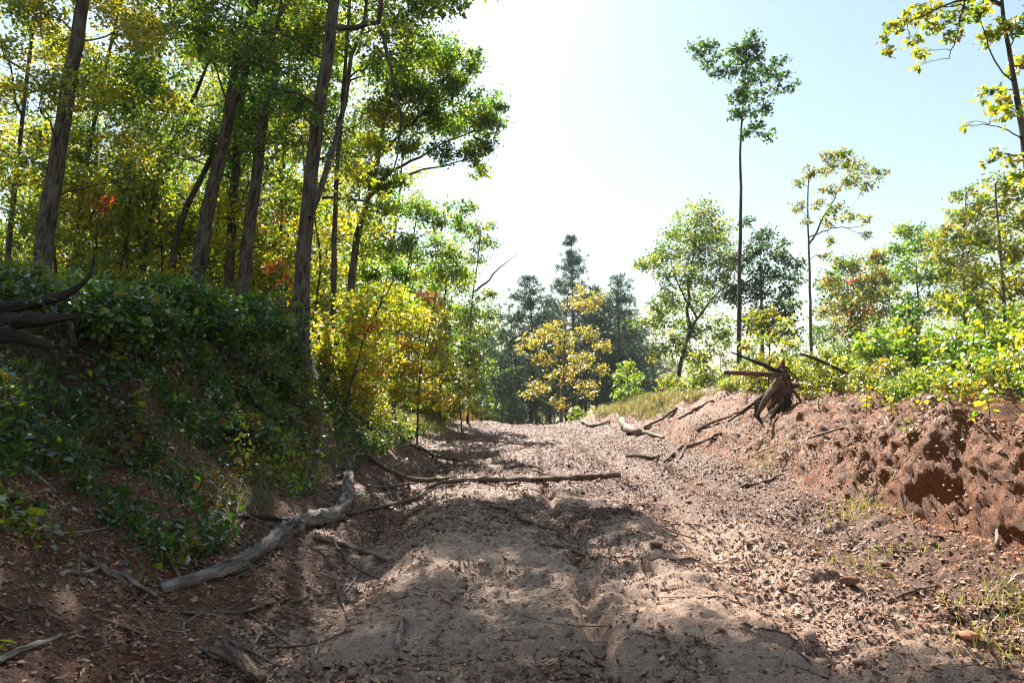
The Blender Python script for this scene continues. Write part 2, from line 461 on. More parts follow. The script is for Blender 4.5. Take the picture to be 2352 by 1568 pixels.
M_ROT = bark_material("rotting_wood", (0.012, 0.009, 0.007), (0.055, 0.040, 0.031), (0.030, 0.027, 0.022), 9, 0.95, (0.035, 0.045, 0.015))
M_STICK = bark_material("brown_stick", (0.06, 0.035, 0.024), (0.27, 0.18, 0.125), (0.19, 0.15, 0.11), 18, 0.75)
M_ROOT = bark_material("root_skin", (0.10, 0.05, 0.028), (0.30, 0.18, 0.11), (0.22, 0.12, 0.07), 20, 0.75)
M_MOSSLOG = bark_material("mossy_log", (0.09, 0.075, 0.055), (0.32, 0.28, 0.22), (0.25, 0.22, 0.18), 10, 0.8, (0.16, 0.15, 0.03))
M_STONE = tint_material("stone_clod", 0.7, 0.35, 18)
M_CHIP = tint_material("wood_chips", 0.5, 0.35, 40)

# ------------------------------------------------------------------ the ground: one sheet, cut into named pieces
def axis(segs):
    out = []
    for a, b, s in segs:
        k = max(2, int(round((b - a) / s)))
        out.append(np.linspace(a, b, k, endpoint=False))
    out.append([segs[-1][1]])
    return np.concatenate(out)

gx = np.concatenate([-np.geomspace(700, 12.5, 24), axis([(-12, -7.5, 0.3), (-7.5, -5, 0.1), (-5, -3.2, 0.055), (-3.2, 3.9, 0.033), (3.9, 4.25, 0.026), (4.25, 5.2, 0.013), (5.2, 5.6, 0.03), (5.6, 9, 0.14), (9, 14, 0.4)]), np.geomspace(14.5, 700, 24)])
gy = np.concatenate([-np.geomspace(300, 2, 22), axis([(-1.5, 3, 0.15), (3, 6, 0.026), (6, 9, 0.034), (9, 14, 0.05), (14, 20, 0.075), (20, 29, 0.1), (29, 45, 0.4)]), np.geomspace(46, 1500, 44)])
GX, GY = np.meshgrid(gx, gy)
GZ = H(GX, GY)
nx, ny = len(gx), len(gy)

def zone(x, y, z):
    dl = XL(y) - x; dr = x - XR(y)
    nn = fbm(x * 0.35, y * 0.35, 71, 3)
    road = sst(-dl, -0.2, 0.5) * sst(-dr, -0.2, 0.5)
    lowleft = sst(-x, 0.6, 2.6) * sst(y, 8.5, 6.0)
    pale = road * (0.25 + 0.50 * sst(y, 11, 6.5) * sst(np.abs(x - 0.6), 3.2, 1.0) + 0.45 * nn - 0.14 * lowleft - 0.04 * sst(x, 2.0, 3.6) - 0.22 * sst(y, 9, 14)) + (1 - road) * -0.6  # pale clay, made paler nearby partly to lift the shaded foreground
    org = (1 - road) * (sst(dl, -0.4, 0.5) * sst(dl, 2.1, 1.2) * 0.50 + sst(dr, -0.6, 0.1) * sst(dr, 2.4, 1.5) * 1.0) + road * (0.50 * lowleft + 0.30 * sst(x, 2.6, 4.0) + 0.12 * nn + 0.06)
    hum = (1 - road) * (sst(dl, 0.6, 1.8) * 0.75 + sst(dr, 1.6, 2.6) * 0.75) + road * (0.16 * sst(y, 9, 14) + 0.1 * nn)
    return np.stack([pale, org, hum], -1)

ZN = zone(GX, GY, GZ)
_dr = GX - XR(GY); _w = WR(GY)
_face = sst(_dr, -0.05, 0.12) * sst(_dr, _w + 0.35, _w * 0.8) * sst(GY, 2.5, 3.5) * sst(GY, 17, 13)
GXd = GX + _face * (0.075 * fbm(GY * 1.8 + 3, GZ * 2.6, 61, 3, 0.6) + 0.022 * fbm(GY * 7.5, GZ * 9.0 + GX * 2, 62, 4, 0.8))
GZd = GZ + _face * 0.03 * fbm(GX * 6, GY * 6, 63, 4, 0.75)
qi = np.arange(nx * ny).reshape(ny, nx)
Q = np.stack([qi[:-1, :-1], qi[:-1, 1:], qi[1:, 1:], qi[1:, :-1]], -1).reshape(-1, 4)
cx = 0.25 * (GX[:-1, :-1] + GX[:-1, 1:] + GX[1:, 1:] + GX[1:, :-1]).ravel()
cyy = 0.25 * (GY[:-1, :-1] + GY[:-1, 1:] + GY[1:, 1:] + GY[1:, :-1]).ravel()
dlc, drc = XL(cyy) - cx, cx - XR(cyy)
inband = (cyy > -12) & (cyy < 42)
m_road = inband & (dlc < 0) & (drc < 0)
m_l = inband & (dlc >= 0) & (dlc < WL(cyy) + 0.5)
m_r = inband & (drc >= 0) & (drc < WR(cyy) + 0.35)
m_o = ~(m_road | m_l | m_r)
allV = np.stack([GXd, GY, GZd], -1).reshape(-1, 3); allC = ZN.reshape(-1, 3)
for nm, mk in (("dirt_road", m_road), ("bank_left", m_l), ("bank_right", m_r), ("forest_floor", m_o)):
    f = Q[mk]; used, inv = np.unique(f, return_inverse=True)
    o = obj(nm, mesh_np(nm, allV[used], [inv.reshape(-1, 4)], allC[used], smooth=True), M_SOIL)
    o["kind"] = "structure"
    if nm == "bank_right": BANK_R = o
    if nm == "bank_left": BANK_L = o

# ------------------------------------------------------------------ foliage colours (base colours of the leaves, one mix with backlit shading in it)
DK = (0.034, 0.075, 0.022); GR = (0.060, 0.125, 0.022); YG = (0.145, 0.190, 0.020); LY = (0.26, 0.25, 0.022)
YE = (0.33, 0.275, 0.03); OR = (0.38, 0.15, 0.035); RE = (0.34, 0.06, 0.04); OL = (0.13, 0.115, 0.03)
BG = (0.045, 0.095, 0.052); LG = (0.10, 0.19, 0.03); GO = (0.17, 0.155, 0.040)
PAL = {
    'oak': [(DK, 2.4), (GR, 3.6), (YG, 2.8), (LY, 0.9)],
    'sunny': [(GR, 2), (YG, 4), (LY, 3), (YE, 0.6)],
    'dark': [(DK, 5), (GR, 3), (YG, 0.7)],
    'maple': [(YG, 2.4), (LY, 4), (YE, 2), (OR, 0.5), (GR, 1.2)],
    'red': [(OR, 3), (RE, 3), (YE, 1), (YG, 1)],
    'olive': [(OL, 3), (GR, 2), (GO, 2.0), (YG, 1)],
    'rust': [(OL, 3.5), (GR, 3), (GO, 1.4), (OR, 0.22), (RE, 0.12)],
    'gold': [((0.20, 0.155, 0.042), 5), (OL, 2.2), (YG, 1.0)],
    'bright': [(LG, 4), (YG, 2.5), (LY, 1)],
    'shrub': [(YG, 3.6), (LY, 2.0), (GR, 2.6), (OL, 1.2), (YE, 0.4), (OR, 0.06), (RE, 0.03)],
    'teal_backlit': [((0.026, 0.056, 0.030), 5), (DK, 3), (GR, 1)],  # leaf colour darkened and blued to stand for shading of backlit crowns
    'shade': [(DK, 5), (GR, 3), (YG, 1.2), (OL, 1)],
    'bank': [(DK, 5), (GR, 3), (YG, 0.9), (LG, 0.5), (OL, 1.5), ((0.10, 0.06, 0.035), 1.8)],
}

def pick(rng, pal, n):
    cs = np.array([c for c, w in PAL[pal]]); w = np.array([w for c, w in PAL[pal]], float); w /= w.sum()
    return cs[rng.choice(len(cs), n, p=w)]

def tints(rng, pal, n_cl, cl):
    """one colour per cluster, varied leaf by leaf"""
    base = pick(rng, pal, n_cl)[cl]
    own = pick(rng, pal, len(cl))
    k = (rng.random((len(cl), 1)) < 0.30)
    c = np.where(k, own, base)
    return c * (0.7 + 0.6 * rng.random((len(cl), 1)))

# ------------------------------------------------------------------ trees
def build_tree(name, label, cat, trunk, r0, r1, lobes, pal, rng, leaf=0.12, cov=1.0, group=None, bark=None, S=8, flare=0.0,
               extra=(), six=False, cl_per=9, leafmat=None, flat=0.7, limb_r=0.34, twigs=True, up=0.75, K=22, loc=None):
    """trunk: world points from the ground up; lobes: [(centre, radius, palette or None, leaf size or None)]"""
    trunk = np.asarray(trunk, float)
    base = trunk[0].copy() if loc is None else np.asarray(loc, float)
    T = resample(trunk - base, K)
    wob = rng.normal(size=(K, 3)) * r0 * 0.05; wob[0] = 0; wob[:, 2] = 0
    T = T + wob
    s = np.linspace(0, 1, K)
    TR = r0 + (r1 - r0) * s ** 0.9
    parts = [tubes(T, TR, S, rng, 0.05, flare=flare)]
    leaf_pos, leaf_sz, leaf_c = [], [], []
    tw_p, tw_r = [], []
    limbs = []
    SKP = [T[K // 5:]]; SKR = [TR[K // 5:]]
    for pth, ra, rb in extra:
        pth = resample(np.asarray(pth, float) - base, 12)
        pth[1:-1] += rng.normal(size=(10, 3)) * ra * 0.5
        limbs.append(tubes(pth, np.linspace(ra, rb, 12), 7, rng, 0.06))
        SKP.append(pth[3:]); SKR.append(np.linspace(ra, rb, 12)[3:])
    near_d = [np.min(np.linalg.norm(np.concatenate(SKP) - (np.asarray(l[0]) - base), axis=1)) for l in lobes]
    for li in np.argsort(near_d):
        lb = lobes[li]
        C = np.asarray(lb[0], float) - base; R = lb[1]
        lp = lb[2] if len(lb) > 2 and lb[2] else pal
        ls = lb[3] if len(lb) > 3 and lb[3] else leaf
        lc = lb[4] if len(lb) > 4 and lb[4] else cov
        # limb: grows out of the nearest wood that lies lower
        SP = np.concatenate(SKP); SR = np.concatenate(SKR)
        dd = np.linalg.norm(SP - C, axis=1); dz = C[2] - SP[:, 2]; hd = np.hypot(SP[:, 0] - C[0], SP[:, 1] - C[1])
        cost = dd + 0.9 * np.maximum(0.45 * hd - dz, 0) + 0.25 * R * (SR < 0.012)
        i = int(np.argmin(cost)); A = SP[i]
        u = np.linspace(0, 1, 7)[:, None]
        ln = np.linalg.norm(C - A)
        mid = 0.5 * (A + C) + np.array([0, 0, 0.12 * ln]) + rng.normal(size=3) * 0.10 * ln
        path = (1 - u) ** 2 * A + 2 * u * (1 - u) * mid + u ** 2 * C
        path[1:-1] += rng.normal(size=(5, 3)) * 0.022 * ln
        lr = max(min(SR[i] * 0.8, 0.006 + 0.011 * ln), 0.005)
        rr_ = lr * (1 - 0.7 * u[:, 0])
        parts.append(tubes(path, rr_, 5))
        SKP.append(path[2:]); SKR.append(rr_[2:])
        ncl = max(4, int(1.5 * cl_per * (0.7 + 0.6 * rng.random())))
        d = norm(rng.normal(size=(ncl, 3))); d[:, 2] *= flat
        cc = C + d * R * (0.25 + 0.75 * rng.random((ncl, 1)) ** 0.6)
        if twigs:
            st = path[rng.integers(3, 7, ncl)]
            v = np.linspace(0, 1, 4)[None, :, None]
            pt = st[:, None] * (1 - v) + cc[:, None] * v + (rng.normal(size=(ncl, 1, 3)) * 0.08 * R) * (v * (1 - v) * 4)
            tw_p.append(pt); tw_r.append(np.repeat(np.array([[0.45, 0.32, 0.22, 0.12]]) * min(lr, 0.03), ncl, 0))
        n = int(1.6 * lc * math.pi * R * R / (0.25 * ls * ls))
        cl = rng.integers(0, ncl, n)
        off = rng.normal(size=(n, 3)) * (0.13 + 0.17 * rng.random((n, 1))) * R; off[:, 2] *= flat
        leaf_pos.append(cc[cl] + off)
        leaf_sz.append(ls * (0.65 + 0.65 * rng.random(n)))
        leaf_c.append(tints(rng, lp, ncl, cl))
    if tw_p:
        parts.append(tubes(np.concatenate(tw_p), np.concatenate(tw_r), 3))
    V, F, g = join(parts)
    t = thing(name, label, cat, base, group)
    tk = obj("trunk", mesh_np("trunk", V, F, vec=g, smooth=True), bark or M_BARK, t)
    for V, F, g in limbs:
        obj("stem" if cat == "shrub" else "limb", mesh_np("limb", V, F, vec=g, smooth=True), bark or M_BARK, tk)
    if leaf_pos:
        obj("crown", leaf_mesh("crown", np.concatenate(leaf_pos), np.concatenate(leaf_sz), np.concatenate(leaf_c), rng, six, up), leafmat or M_LEAF, t)
    return t

def px_trunk(pts, Y, ext=None):
    """pixel polyline (from the foot up) at distance Y, foot set down on the ground; ext: go on to this height"""
    W = [P(u, v, Y) for u, v in pts]
    x0, y0 = W[0][0], Y
    z0 = float(H(x0, y0))
    if W[0][2] - z0 > 0.15: W = [np.array([x0 - (W[1][0] - x0) * 0.1, y0, z0 - 0.12])] + W
    else:
        zz = np.array([w[2] for w in W]); xx = np.array([w[0] for w in W])
        for _ in range(3):
            x0 = float(np.interp(z0, zz, xx)); z0 = float(H(x0, y0))
        W = [np.array([x0, y0, z0 - 0.12])] + [w for w in W[1:] if w[2] > z0 + 0.3]
    if ext:
        d = W[-1] - W[-2]; d = d / max(d[2], 1e-3)
        top = W[-1] + d * (z0 + ext - W[-1][2]) * np.array([0.6, 0.6, 1.0])
        W.append(top)
    return np.array(W)

def px_lobes(L, Y, rng, depth=0.8, scale=1.0):
    out = []
    rmax = max(l[2] for l in L)
    for l in L:
        dy = (rng.random() * 2 - 1) * depth
        Yk = Y + dy
        c = P(l[0], l[1], Yk)
        out.append((c, l[2] / FP * Yk * scale, l[3] if len(l) > 3 else None))
    return out

def gen_lobes(rng, base, n, zlo, zhi, rmax, R0, R1, pal=None, shape=1.0, lean=(0, 0)):
    out = []
    for k in range(n):
        f = (k + rng.random()) / n
        prof = math.sin(math.pi * min(0.98, 0.16 + 0.80 * f)) ** 0.8 * shape
        a = k * 2.39996 + rng.random() * 0.9
        rr = rmax * prof * (0.35 + 0.65 * rng.random() ** 0.6)
        z = zlo + (zhi - zlo) * f
        out.append((np.array(base) + np.array([math.cos(a) * rr + lean[0] * f, math.sin(a) * rr + lean[1] * f, z]), R0 + (R1 - R0) * rng.random(), pal))
    return out

RG = np.random.default_rng(7)
# ---- the big oaks on the left bank
def big_oak(label, pts, Y, r0, ext, lobes_spec, seed, pal='oak', extra=(), extra_lobes=(), name="oak_tree", leaf=0.09, cov=0.75):
    rng = np.random.default_rng(seed)
    tr = px_trunk(pts, Y, ext)
    b = tr[0]; top = tr[-1]
    lb = []
    for n, zlo, zhi, rm, R0, R1, lf, cv in lobes_spec:
        g = gen_lobes(rng, b, n, zlo, zhi, rm, R0, R1)
        for c, R, p in g:
            f = np.clip((c[2] - b[2]) / (top[2] - b[2]), 0, 1)
            ax = np.array([np.interp(c[2], tr[:, 2], tr[:, 0]) - b[0], 0, 0])
            lb.append((c + ax, R, p, lf, cv))
    lb += list(extra_lobes)
    return build_tree(name, label, "tree", tr, r0, 0.05, lb, pal, rng, leaf, cov, "big oaks on the left bank", S=14, flare=0.9, extra=extra, K=30, cl_per=11)

LOW = (8, 5.8, 9.2, 2.4, 0.45, 0.8, 0.085, 0.5)
TOP = (11, 9.0, 16.5, 3.6, 0.7, 1.2, 0.18, 0.28)
T5 = big_oak("thick dark oak trunk standing alone at the lip of the left bank beside the road", [(690, 806), (692, 700), (696, 620), (704, 500), (726, 300), (750, 130), (770, 0)], 12.2, 0.155, 16.0,
             [(7, 6.2, 9.4, 2.2, 0.45, 0.8, 0.08, 0.55), (22, 9.0, 16.0, 4.3, 0.9, 1.4, 0.17, 0.5)], 101,
             extra=[([P(712, 500, 11.6), P(738, 440, 11.8), P(758, 370, 12.0), P(778, 300, 12.3), P(800, 200, 12.6), P(830, 60, 13.0), P(845, -60, 13.3)], 0.06, 0.03),
                    ([P(775, 64, 11.6), P(830, 68, 11.4), P(872, 66, 11.2), P(880, 20, 11.1), P(872, -40, 11.0), P(900, -150, 10.9)], 0.055, 0.03),
                    ([P(872, 66, 11.2), P(893, 130, 11.15), P(908, 200, 11.1), P(926, 270, 11.05), P(915, 340, 11.0), P(902, 395, 11.0)], 0.040, 0.012),
                    ([P(738, 258, 11.6), P(718, 232, 11.3), P(690, 212, 11.1), P(640, 205, 10.9), P(590, 200, 10.7)], 0.035, 0.012),
                    ([P(742, 455, 11.7), P(790, 452, 11.4), P(850, 462, 11.1), P(905, 490, 10.9)], 0.032, 0.010)],
             extra_lobes=px_lobes([(960, 20, 60), (1020, 15, 50), (900, 60, 55), (1045, 8, 28), (980, -30, 70), (640, 215, 60, 'dark'), (590, 205, 60, 'dark'), (690, 250, 55), (850, 110, 60), (800, 470, 45, 'sunny'), (870, 480, 45, 'sunny'), (820, 400, 50, 'sunny')], 11.2, RG, 0.6) + [(c, R, p, 0.13, 1.0) for c, R, p in px_lobes([(1010, -45, 75), (1060, -55, 70), (1105, -50, 60), (1000, -110, 80), (1070, -120, 80), (1130, -100, 65), (1110, -160, 75), (960, -80, 75), (1040, -180, 80), (1160, -150, 60)], 15.2, RG, 0.6)])  # the last lobes, out of view above the frame, are added to shade the near road
T1 = big_oak("stout grey oak with yellow leafy sprays near the fallen dead trunk", [(88, 640), (104, 545), (122, 420), (148, 260), (172, 110), (190, 0)], 13.0, 0.185, 16.5,
             [(15, 4.2, 9.6, 2.6, 0.45, 0.8, 0.08, 0.6), TOP], 102, pal='sunny')
T2 = big_oak("broad rough oak trunk leaning right, left of the close pair of oaks", [(448, 660), (478, 480), (512, 330), (538, 215), (570, 60), (585, 0)], 15.0, 0.185, 17.0, [LOW, TOP], 103)
T3 = big_oak("darker slimmer oak of the close pair, on its left side", [(524, 680), (534, 480), (546, 320), (562, 160), (578, 0)], 17.0, 0.145, 17.0, [(7, 6, 9.5, 2.4, 0.5, 0.8, 0.09, 0.5), TOP], 104, pal='dark')
T4 = big_oak("paler straight oak of the close pair, on its right side", [(552, 700), (576, 520), (600, 300), (626, 130), (655, 0)], 15.2, 0.165, 17.0, [(7, 6, 9.5, 2.4, 0.5, 0.8, 0.09, 0.5), TOP], 105)

# ---- slimmer trees of the left wood, each with its own line
def slim(label, pts, Y, r0, ext, spec, seed, pal, lean=(0, 0), bark=None, cov=0.75, leaf=0.09, name="slender_tree", extra=(), group="slender trees of the left wood", exl=()):
    rng = np.random.default_rng(seed)
    tr = px_trunk(pts, Y, ext); b = tr[0]
    lb = []
    for n, zlo, zhi, rm, R0, R1 in spec:
        for c, R, p in gen_lobes(rng, b, n, zlo, zhi, rm, R0, R1, lean=lean):
            lb.append((c + np.array([np.interp(c[2], tr[:, 2], tr[:, 0]) - b[0], 0, 0]), R, p))
    lb += list(exl)
    return build_tree(name, label, "tree", tr, r0, 0.02, lb, pal, rng, leaf, cov, group, bark or M_BARK, S=7, extra=extra)

slim("thin rust brown trunk leaning right just left of the crooked tree", [(322, 660), (350, 480), (375, 380), (410, 290), (450, 220)], 18, 0.105, 13, [(18, 5, 13, 2.3, 0.5, 0.95)], 111, 'oak', leaf=0.095)
slim("crooked dark tree bending sharply right at mid height", [(392, 640), (404, 525), (425, 470), (470, 402), (500, 340), (520, 250)], 17, 0.125, 12, [(16, 5.5, 12.5, 2.3, 0.5, 0.95)], 112, 'oak', leaf=0.095)
slim("thin sapling trunk at the far end of the dead trunk, yellow leaved", [(12, 650), (26, 500), (40, 380), (60, 200)], 14, 0.07, 11, [(18, 3.4, 11, 2.0, 0.45, 0.85)], 113, 'sunny')
slim("thin straight pole tree with dark green crown beside the stout oak", [(292, 640), (296, 500), (304, 420), (306, 300)], 20, 0.05, 11, [(14, 5, 11, 1.8, 0.5, 0.85)], 114, 'oak', leaf=0.10)
slim("thin tree with an orange tinged low spray behind the stout oak", [(170, 640), (178, 500), (200, 360), (250, 120), (280, 0)], 17, 0.09, 14, [(18, 5, 14, 2.4, 0.5, 0.95)], 115, 'sunny', exl=px_lobes([(215, 440, 40, 'maple'), (180, 470, 40, 'maple'), (240, 470, 30, 'red')], 15.5, RG, .4))
slim("straight thin trunk directly behind the lone oak at the bank lip", [(766, 740), (768, 560), (772, 400), (778, 330), (790, 200)], 16, 0.085, 14, [(18, 4.4, 13.5, 2.0, 0.5, 0.9)], 116, 'oak')
slim("pole thin trunk between the close pair of oaks and the lone oak", [(640, 690), (645, 560), (650, 420), (655, 330)], 19, 0.07, 13, [(14, 4.8, 13, 2.0, 0.5, 0.9)], 117, 'oak', leaf=0.10)
# the broad tree whose crown reaches out over the road
rng = np.random.default_rng(120)
LB = [(960, 130, 70), (1010, 120, 60), (930, 200, 70), (1000, 210, 70), (1060, 190, 55), (1080, 140, 34), (1100, 250, 60), (1130, 280, 42), (1050, 280, 65), (980, 290, 60), (1120, 330, 36), (1080, 350, 42), (1020, 350, 40, 'dark'), (930, 330, 45),
      (880, 160, 60), (870, 260, 55, 'sunny'), (840, 330, 60, 'sunny'), (850, 400, 55, 'sunny'), (900, 420, 45), (1105, 395, 24), (1145, 245, 25), (1090, 120, 20)]
build_tree("broadleaf_tree", "wide green tree whose spreading limbs reach furthest out over the road", "tree", px_trunk([(800, 760), (806, 640), (820, 540), (850, 440), (872, 360), (885, 240), (900, 120)], 16.5), 0.13, 0.04,
           px_lobes(LB, 16.0, rng, 1.1), 'oak', rng, 0.085, 1.5, None, S=8, cl_per=10,
           extra=[([P(862, 420, 16.5), P(930, 372, 16.1), P(1000, 340, 15.8), P(1060, 312, 15.6), P(1110, 300, 15.4)], 0.045, 0.012), ([P(845, 455, 16.5), P(900, 420, 16.3), P(970, 385, 16.2), P(1050, 378, 16.0), P(1090, 360, 16)], 0.04, 0.012), ([P(872, 360, 16.5), P(920, 300, 16.2), P(990, 250, 16), P(1060, 200, 15.8)], 0.045, 0.012)])
# trees along the left road edge, stepping down to the crest
def rim(label, pts, Y, r0, L, pal, seed, leaf, cov=0.8, depth=1.0, name="roadside_tree", bark=None, extra=(), group=None, cl_per=9, flat=0.7):
    rg = np.random.default_rng(seed)
    return build_tree(name, label, "tree", px_trunk(pts, Y), r0, 0.015, px_lobes(L, Y, rg, depth), pal, rg, leaf, cov, group, bark or M_BARK, S=6, extra=extra, cl_per=cl_per, flat=flat)

rim("mid green tree with a dense middle below the wide tree's limbs", [(905, 900), (915, 740), (940, 600), (960, 480)], 19, 0.07,
    [(900, 480, 50), (960, 480, 55), (1010, 490, 50), (880, 560, 55), (950, 560, 60), (1020, 560, 50), (1060, 510, 34), (900, 640, 55), (970, 640, 55), (1040, 620, 45), (1075, 470, 26), (930, 710, 50), (1000, 700, 45), (850, 520, 45), (840, 620, 50)], 'oak', 131, 0.09, 1.1, name="broadleaf_tree")
rim("wispy thin tree at the road edge with a bare dead limb pointing out", [(1075, 930), (1078, 800), (1085, 680), (1098, 600), (1105, 520)], 24, 0.06,
    [(1100, 530, 28), (1120, 560, 30), (1085, 590, 30), (1070, 640, 36), (1110, 690, 34), (1060, 720, 40), (1100, 760, 40), (1130, 720, 26), (1050, 800, 46), (1105, 840, 44), (1130, 515, 16), (1080, 540, 20)], 'oak', 132, 0.10, 1.0, name="slender_tree",
    extra=[([P(1085, 672, 24), P(1110, 655, 24), P(1140, 628, 23.8), P(1152, 606, 23.7), P(1170, 596, 23.6), P(1190, 583, 23.5)], 0.045, 0.006)])
rim("young golden maple with orange sprays at the foot of the lone oak", [(800, 900), (815, 850), (838, 770), (880, 690), (905, 640)], 13.6, 0.03,
    [(880, 690, 50), (830, 720, 55), (900, 740, 50), (780, 760, 55), (850, 790, 60), (920, 690, 40, 'sunny'), (760, 830, 50), (820, 850, 55), (890, 830, 50), (960, 720, 40, 'maple'), (745, 770, 36, 'maple'), (800, 690, 45, 'sunny')], 'maple', 133, 0.075, 1.0, 0.7, "maple_sapling")
rim("yellow maple sapling with red tips in front of the mid green tree", [(960, 930), (965, 850), (985, 760), (1000, 680)], 17, 0.03,
    [(985, 690, 34, 'red'), (960, 740, 45), (1010, 740, 40), (940, 800, 48), (1000, 800, 48), (960, 860, 50), (1030, 850, 40), (920, 850, 45), (900, 900, 40), (985, 910, 45)], 'maple', 134, 0.08, 0.85, 0.8, "maple_sapling")
rim("slim green tree between the mid green tree and the wispy tree", [(1010, 930), (1012, 800), (1020, 700), (1030, 600)], 22, 0.05,
    [(1035, 600, 40), (1000, 640, 42), (1050, 660, 40), (1015, 700, 44), (1070, 720, 36), (985, 740, 40), (1040, 760, 44), (1085, 790, 36), (1000, 810, 44), (1060, 830, 42), (1095, 880, 36), (1020, 870, 44)], 'oak', 138, 0.10, 0.9, 0.9, "slender_tree")
rim("bright green leafy bush where the left bank meets the road crest", [(1060, 972), (1055, 920), (1045, 850)], 21.5, 0.03,
    [(1030, 850, 36), (1060, 890, 36), (1020, 910, 36), (1080, 930, 32), (1045, 940, 34), (1100, 950, 22), (1000, 880, 34)], 'sunny', 135, 0.085, 0.95, 0.5, "roadside_bush")
rim("low red leaved sapling beside the lone oak trunk", [(650, 740), (648, 690), (645, 640)], 13.5, 0.02, [(645, 612, 26), (625, 618, 20), (660, 650, 22), (650, 500, 22), (640, 690, 26)], 'red', 136, 0.09, 0.7, 0.3, "maple_sapling")
rim("small orange red sapling at the bank shoulder", [(830, 920), (832, 880), (835, 850)], 14.5, 0.015, [(830, 860, 26), (810, 880, 24), (850, 890, 22)], 'red', 137, 0.085, 0.8, 0.3, "maple_sapling")

# ---- right side
rim("very tall slender tree with a bare pole trunk and a small high crown", [(1697, 800), (1699, 600), (1703, 410), (1697, 372), (1706, 255), (1711, 180), (1716, 100)], 20, 0.085,
    [(1606, 112, 26), (1632, 138, 26), (1650, 165, 24), (1625, 110, 22), (1720, 92, 30), (1700, 125, 34), (1735, 120, 30), (1690, 160, 34), (1750, 165, 34), (1785, 175, 26), (1790, 140, 20), (1720, 200, 34), (1695, 225, 30), (1745, 215, 28), (1760, 250, 22), (1715, 260, 26), (1690, 265, 18), (1735, 295, 24), (1765, 310, 18), (1710, 310, 18), (1810, 208, 15), (1828, 192, 11), (1780, 205, 14)],
    'teal_backlit', 141, 0.115, 1.15, 0.7, "tall_slender_tree", M_BARK)
rim("thin olive leaved tree with a lopsided sparse crown and broken top", [(1862, 780), (1860, 640), (1857, 540), (1854, 470), (1859, 385)], 21, 0.062,
    [(1905, 360, 26), (1935, 372, 30), (1965, 385, 28), (2005, 400, 24), (2030, 395, 14), (1950, 415, 28), (1985, 430, 20), (1890, 395, 24), (1905, 435, 22), (1850, 395, 20), (1835, 420, 16), (1880, 470, 18), (1915, 475, 24), (1950, 490, 22), (1985, 505, 18), (1840, 470, 16), (1900, 510, 18), (1990, 540, 14), (1850, 510, 14), (1910, 555, 16), (1830, 480, 12), (1890, 590, 14), (1935, 350, 20)],
    'olive', 142, 0.095, 0.85, 0.7, "slender_tree", M_BARKL, extra=[([P(1858, 560, 21), P(1890, 500, 21), P(1925, 440, 21), P(1950, 400, 21)], 0.035, 0.01), ([P(1857, 545, 21), P(1910, 525, 21), P(1980, 520, 21)], 0.025, 0.008)])
rim("rounded green oak with a trunk leaning right beside the grassy mound", [(1556, 870), (1566, 820), (1585, 755), (1625, 700), (1680, 640)], 28, 0.12,
    [(1600, 490, 46), (1570, 530, 50), (1630, 530, 50), (1540, 570, 50), (1600, 580, 60), (1660, 560, 48), (1500, 600, 40), (1560, 640, 58), (1640, 630, 55), (1480, 605, 24), (1530, 690, 50), (1600, 690, 50), (1670, 680, 48), (1560, 750, 55), (1500, 740, 46), (1640, 760, 50), (1680, 610, 34), (1520, 800, 45), (1600, 810, 45)], 'oak', 143, 0.125, 0.95, 1.6, "oak_tree",
    extra=[([P(1585, 755, 28), P(1580, 680, 28.2), P(1590, 600, 28.3), P(1600, 520, 28.3)], 0.08, 0.02), ([P(1600, 730, 28), P(1560, 660, 27.6), P(1540, 600, 27.4)], 0.05, 0.015)])
rim("dark green upright tree just behind the very tall slender tree", [(1752, 860), (1750, 760), (1748, 650), (1745, 560)], 26, 0.10,
    [(1745, 545, 36), (1775, 575, 40), (1720, 590, 36), (1805, 610, 36), (1750, 630, 46), (1790, 660, 44), (1720, 670, 44), (1760, 710, 50), (1810, 710, 36), (1730, 750, 44), (1790, 760, 44), (1830, 640, 22), (1715, 510, 18)], 'teal_backlit', 144, 0.12, 1.1, 1.2, "broadleaf_tree")
rim("rust tinged tree with reddish berries among the right hand trees", [(1955, 850), (1955, 760), (1960, 640)], 25, 0.07,
    [(1950, 620, 40), (1990, 640, 40), (1930, 660, 44), (1970, 690, 48), (1920, 710, 40), (1995, 730, 44), (1950, 750, 46), (1905, 640, 24), (2020, 650, 30), (2010, 600, 28)], 'rust', 145, 0.105, 1.0, 1.2, "broadleaf_tree")
rim("grey green domed tree right of the rust tinged tree", [(2112, 820), (2110, 720), (2105, 600)], 27, 0.11,
    [(2080, 545, 46), (2040, 580, 40), (2120, 560, 48), (2010, 615, 34), (2070, 620, 54), (2130, 630, 54), (2030, 670, 46), (2090, 700, 54), (2150, 700, 50), (2050, 740, 46), (2160, 580, 36)], 'oak', 146, 0.125, 1.1, 1.6, "oak_tree")
rim("taller olive tree with a thin top sprig standing right of the domed tree", [(2215, 820), (2215, 700), (2212, 560), (2220, 440)], 22, 0.08,
    [(2225, 440, 22), (2200, 455, 22), (2245, 470, 26), (2190, 500, 36), (2230, 510, 42), (2170, 545, 44), (2220, 560, 50), (2260, 540, 40), (2150, 600, 40), (2200, 620, 52), (2250, 630, 50), (2180, 690, 50), (2240, 700, 50)], 'olive', 147, 0.11, 1.0, 1.3, "broadleaf_tree")
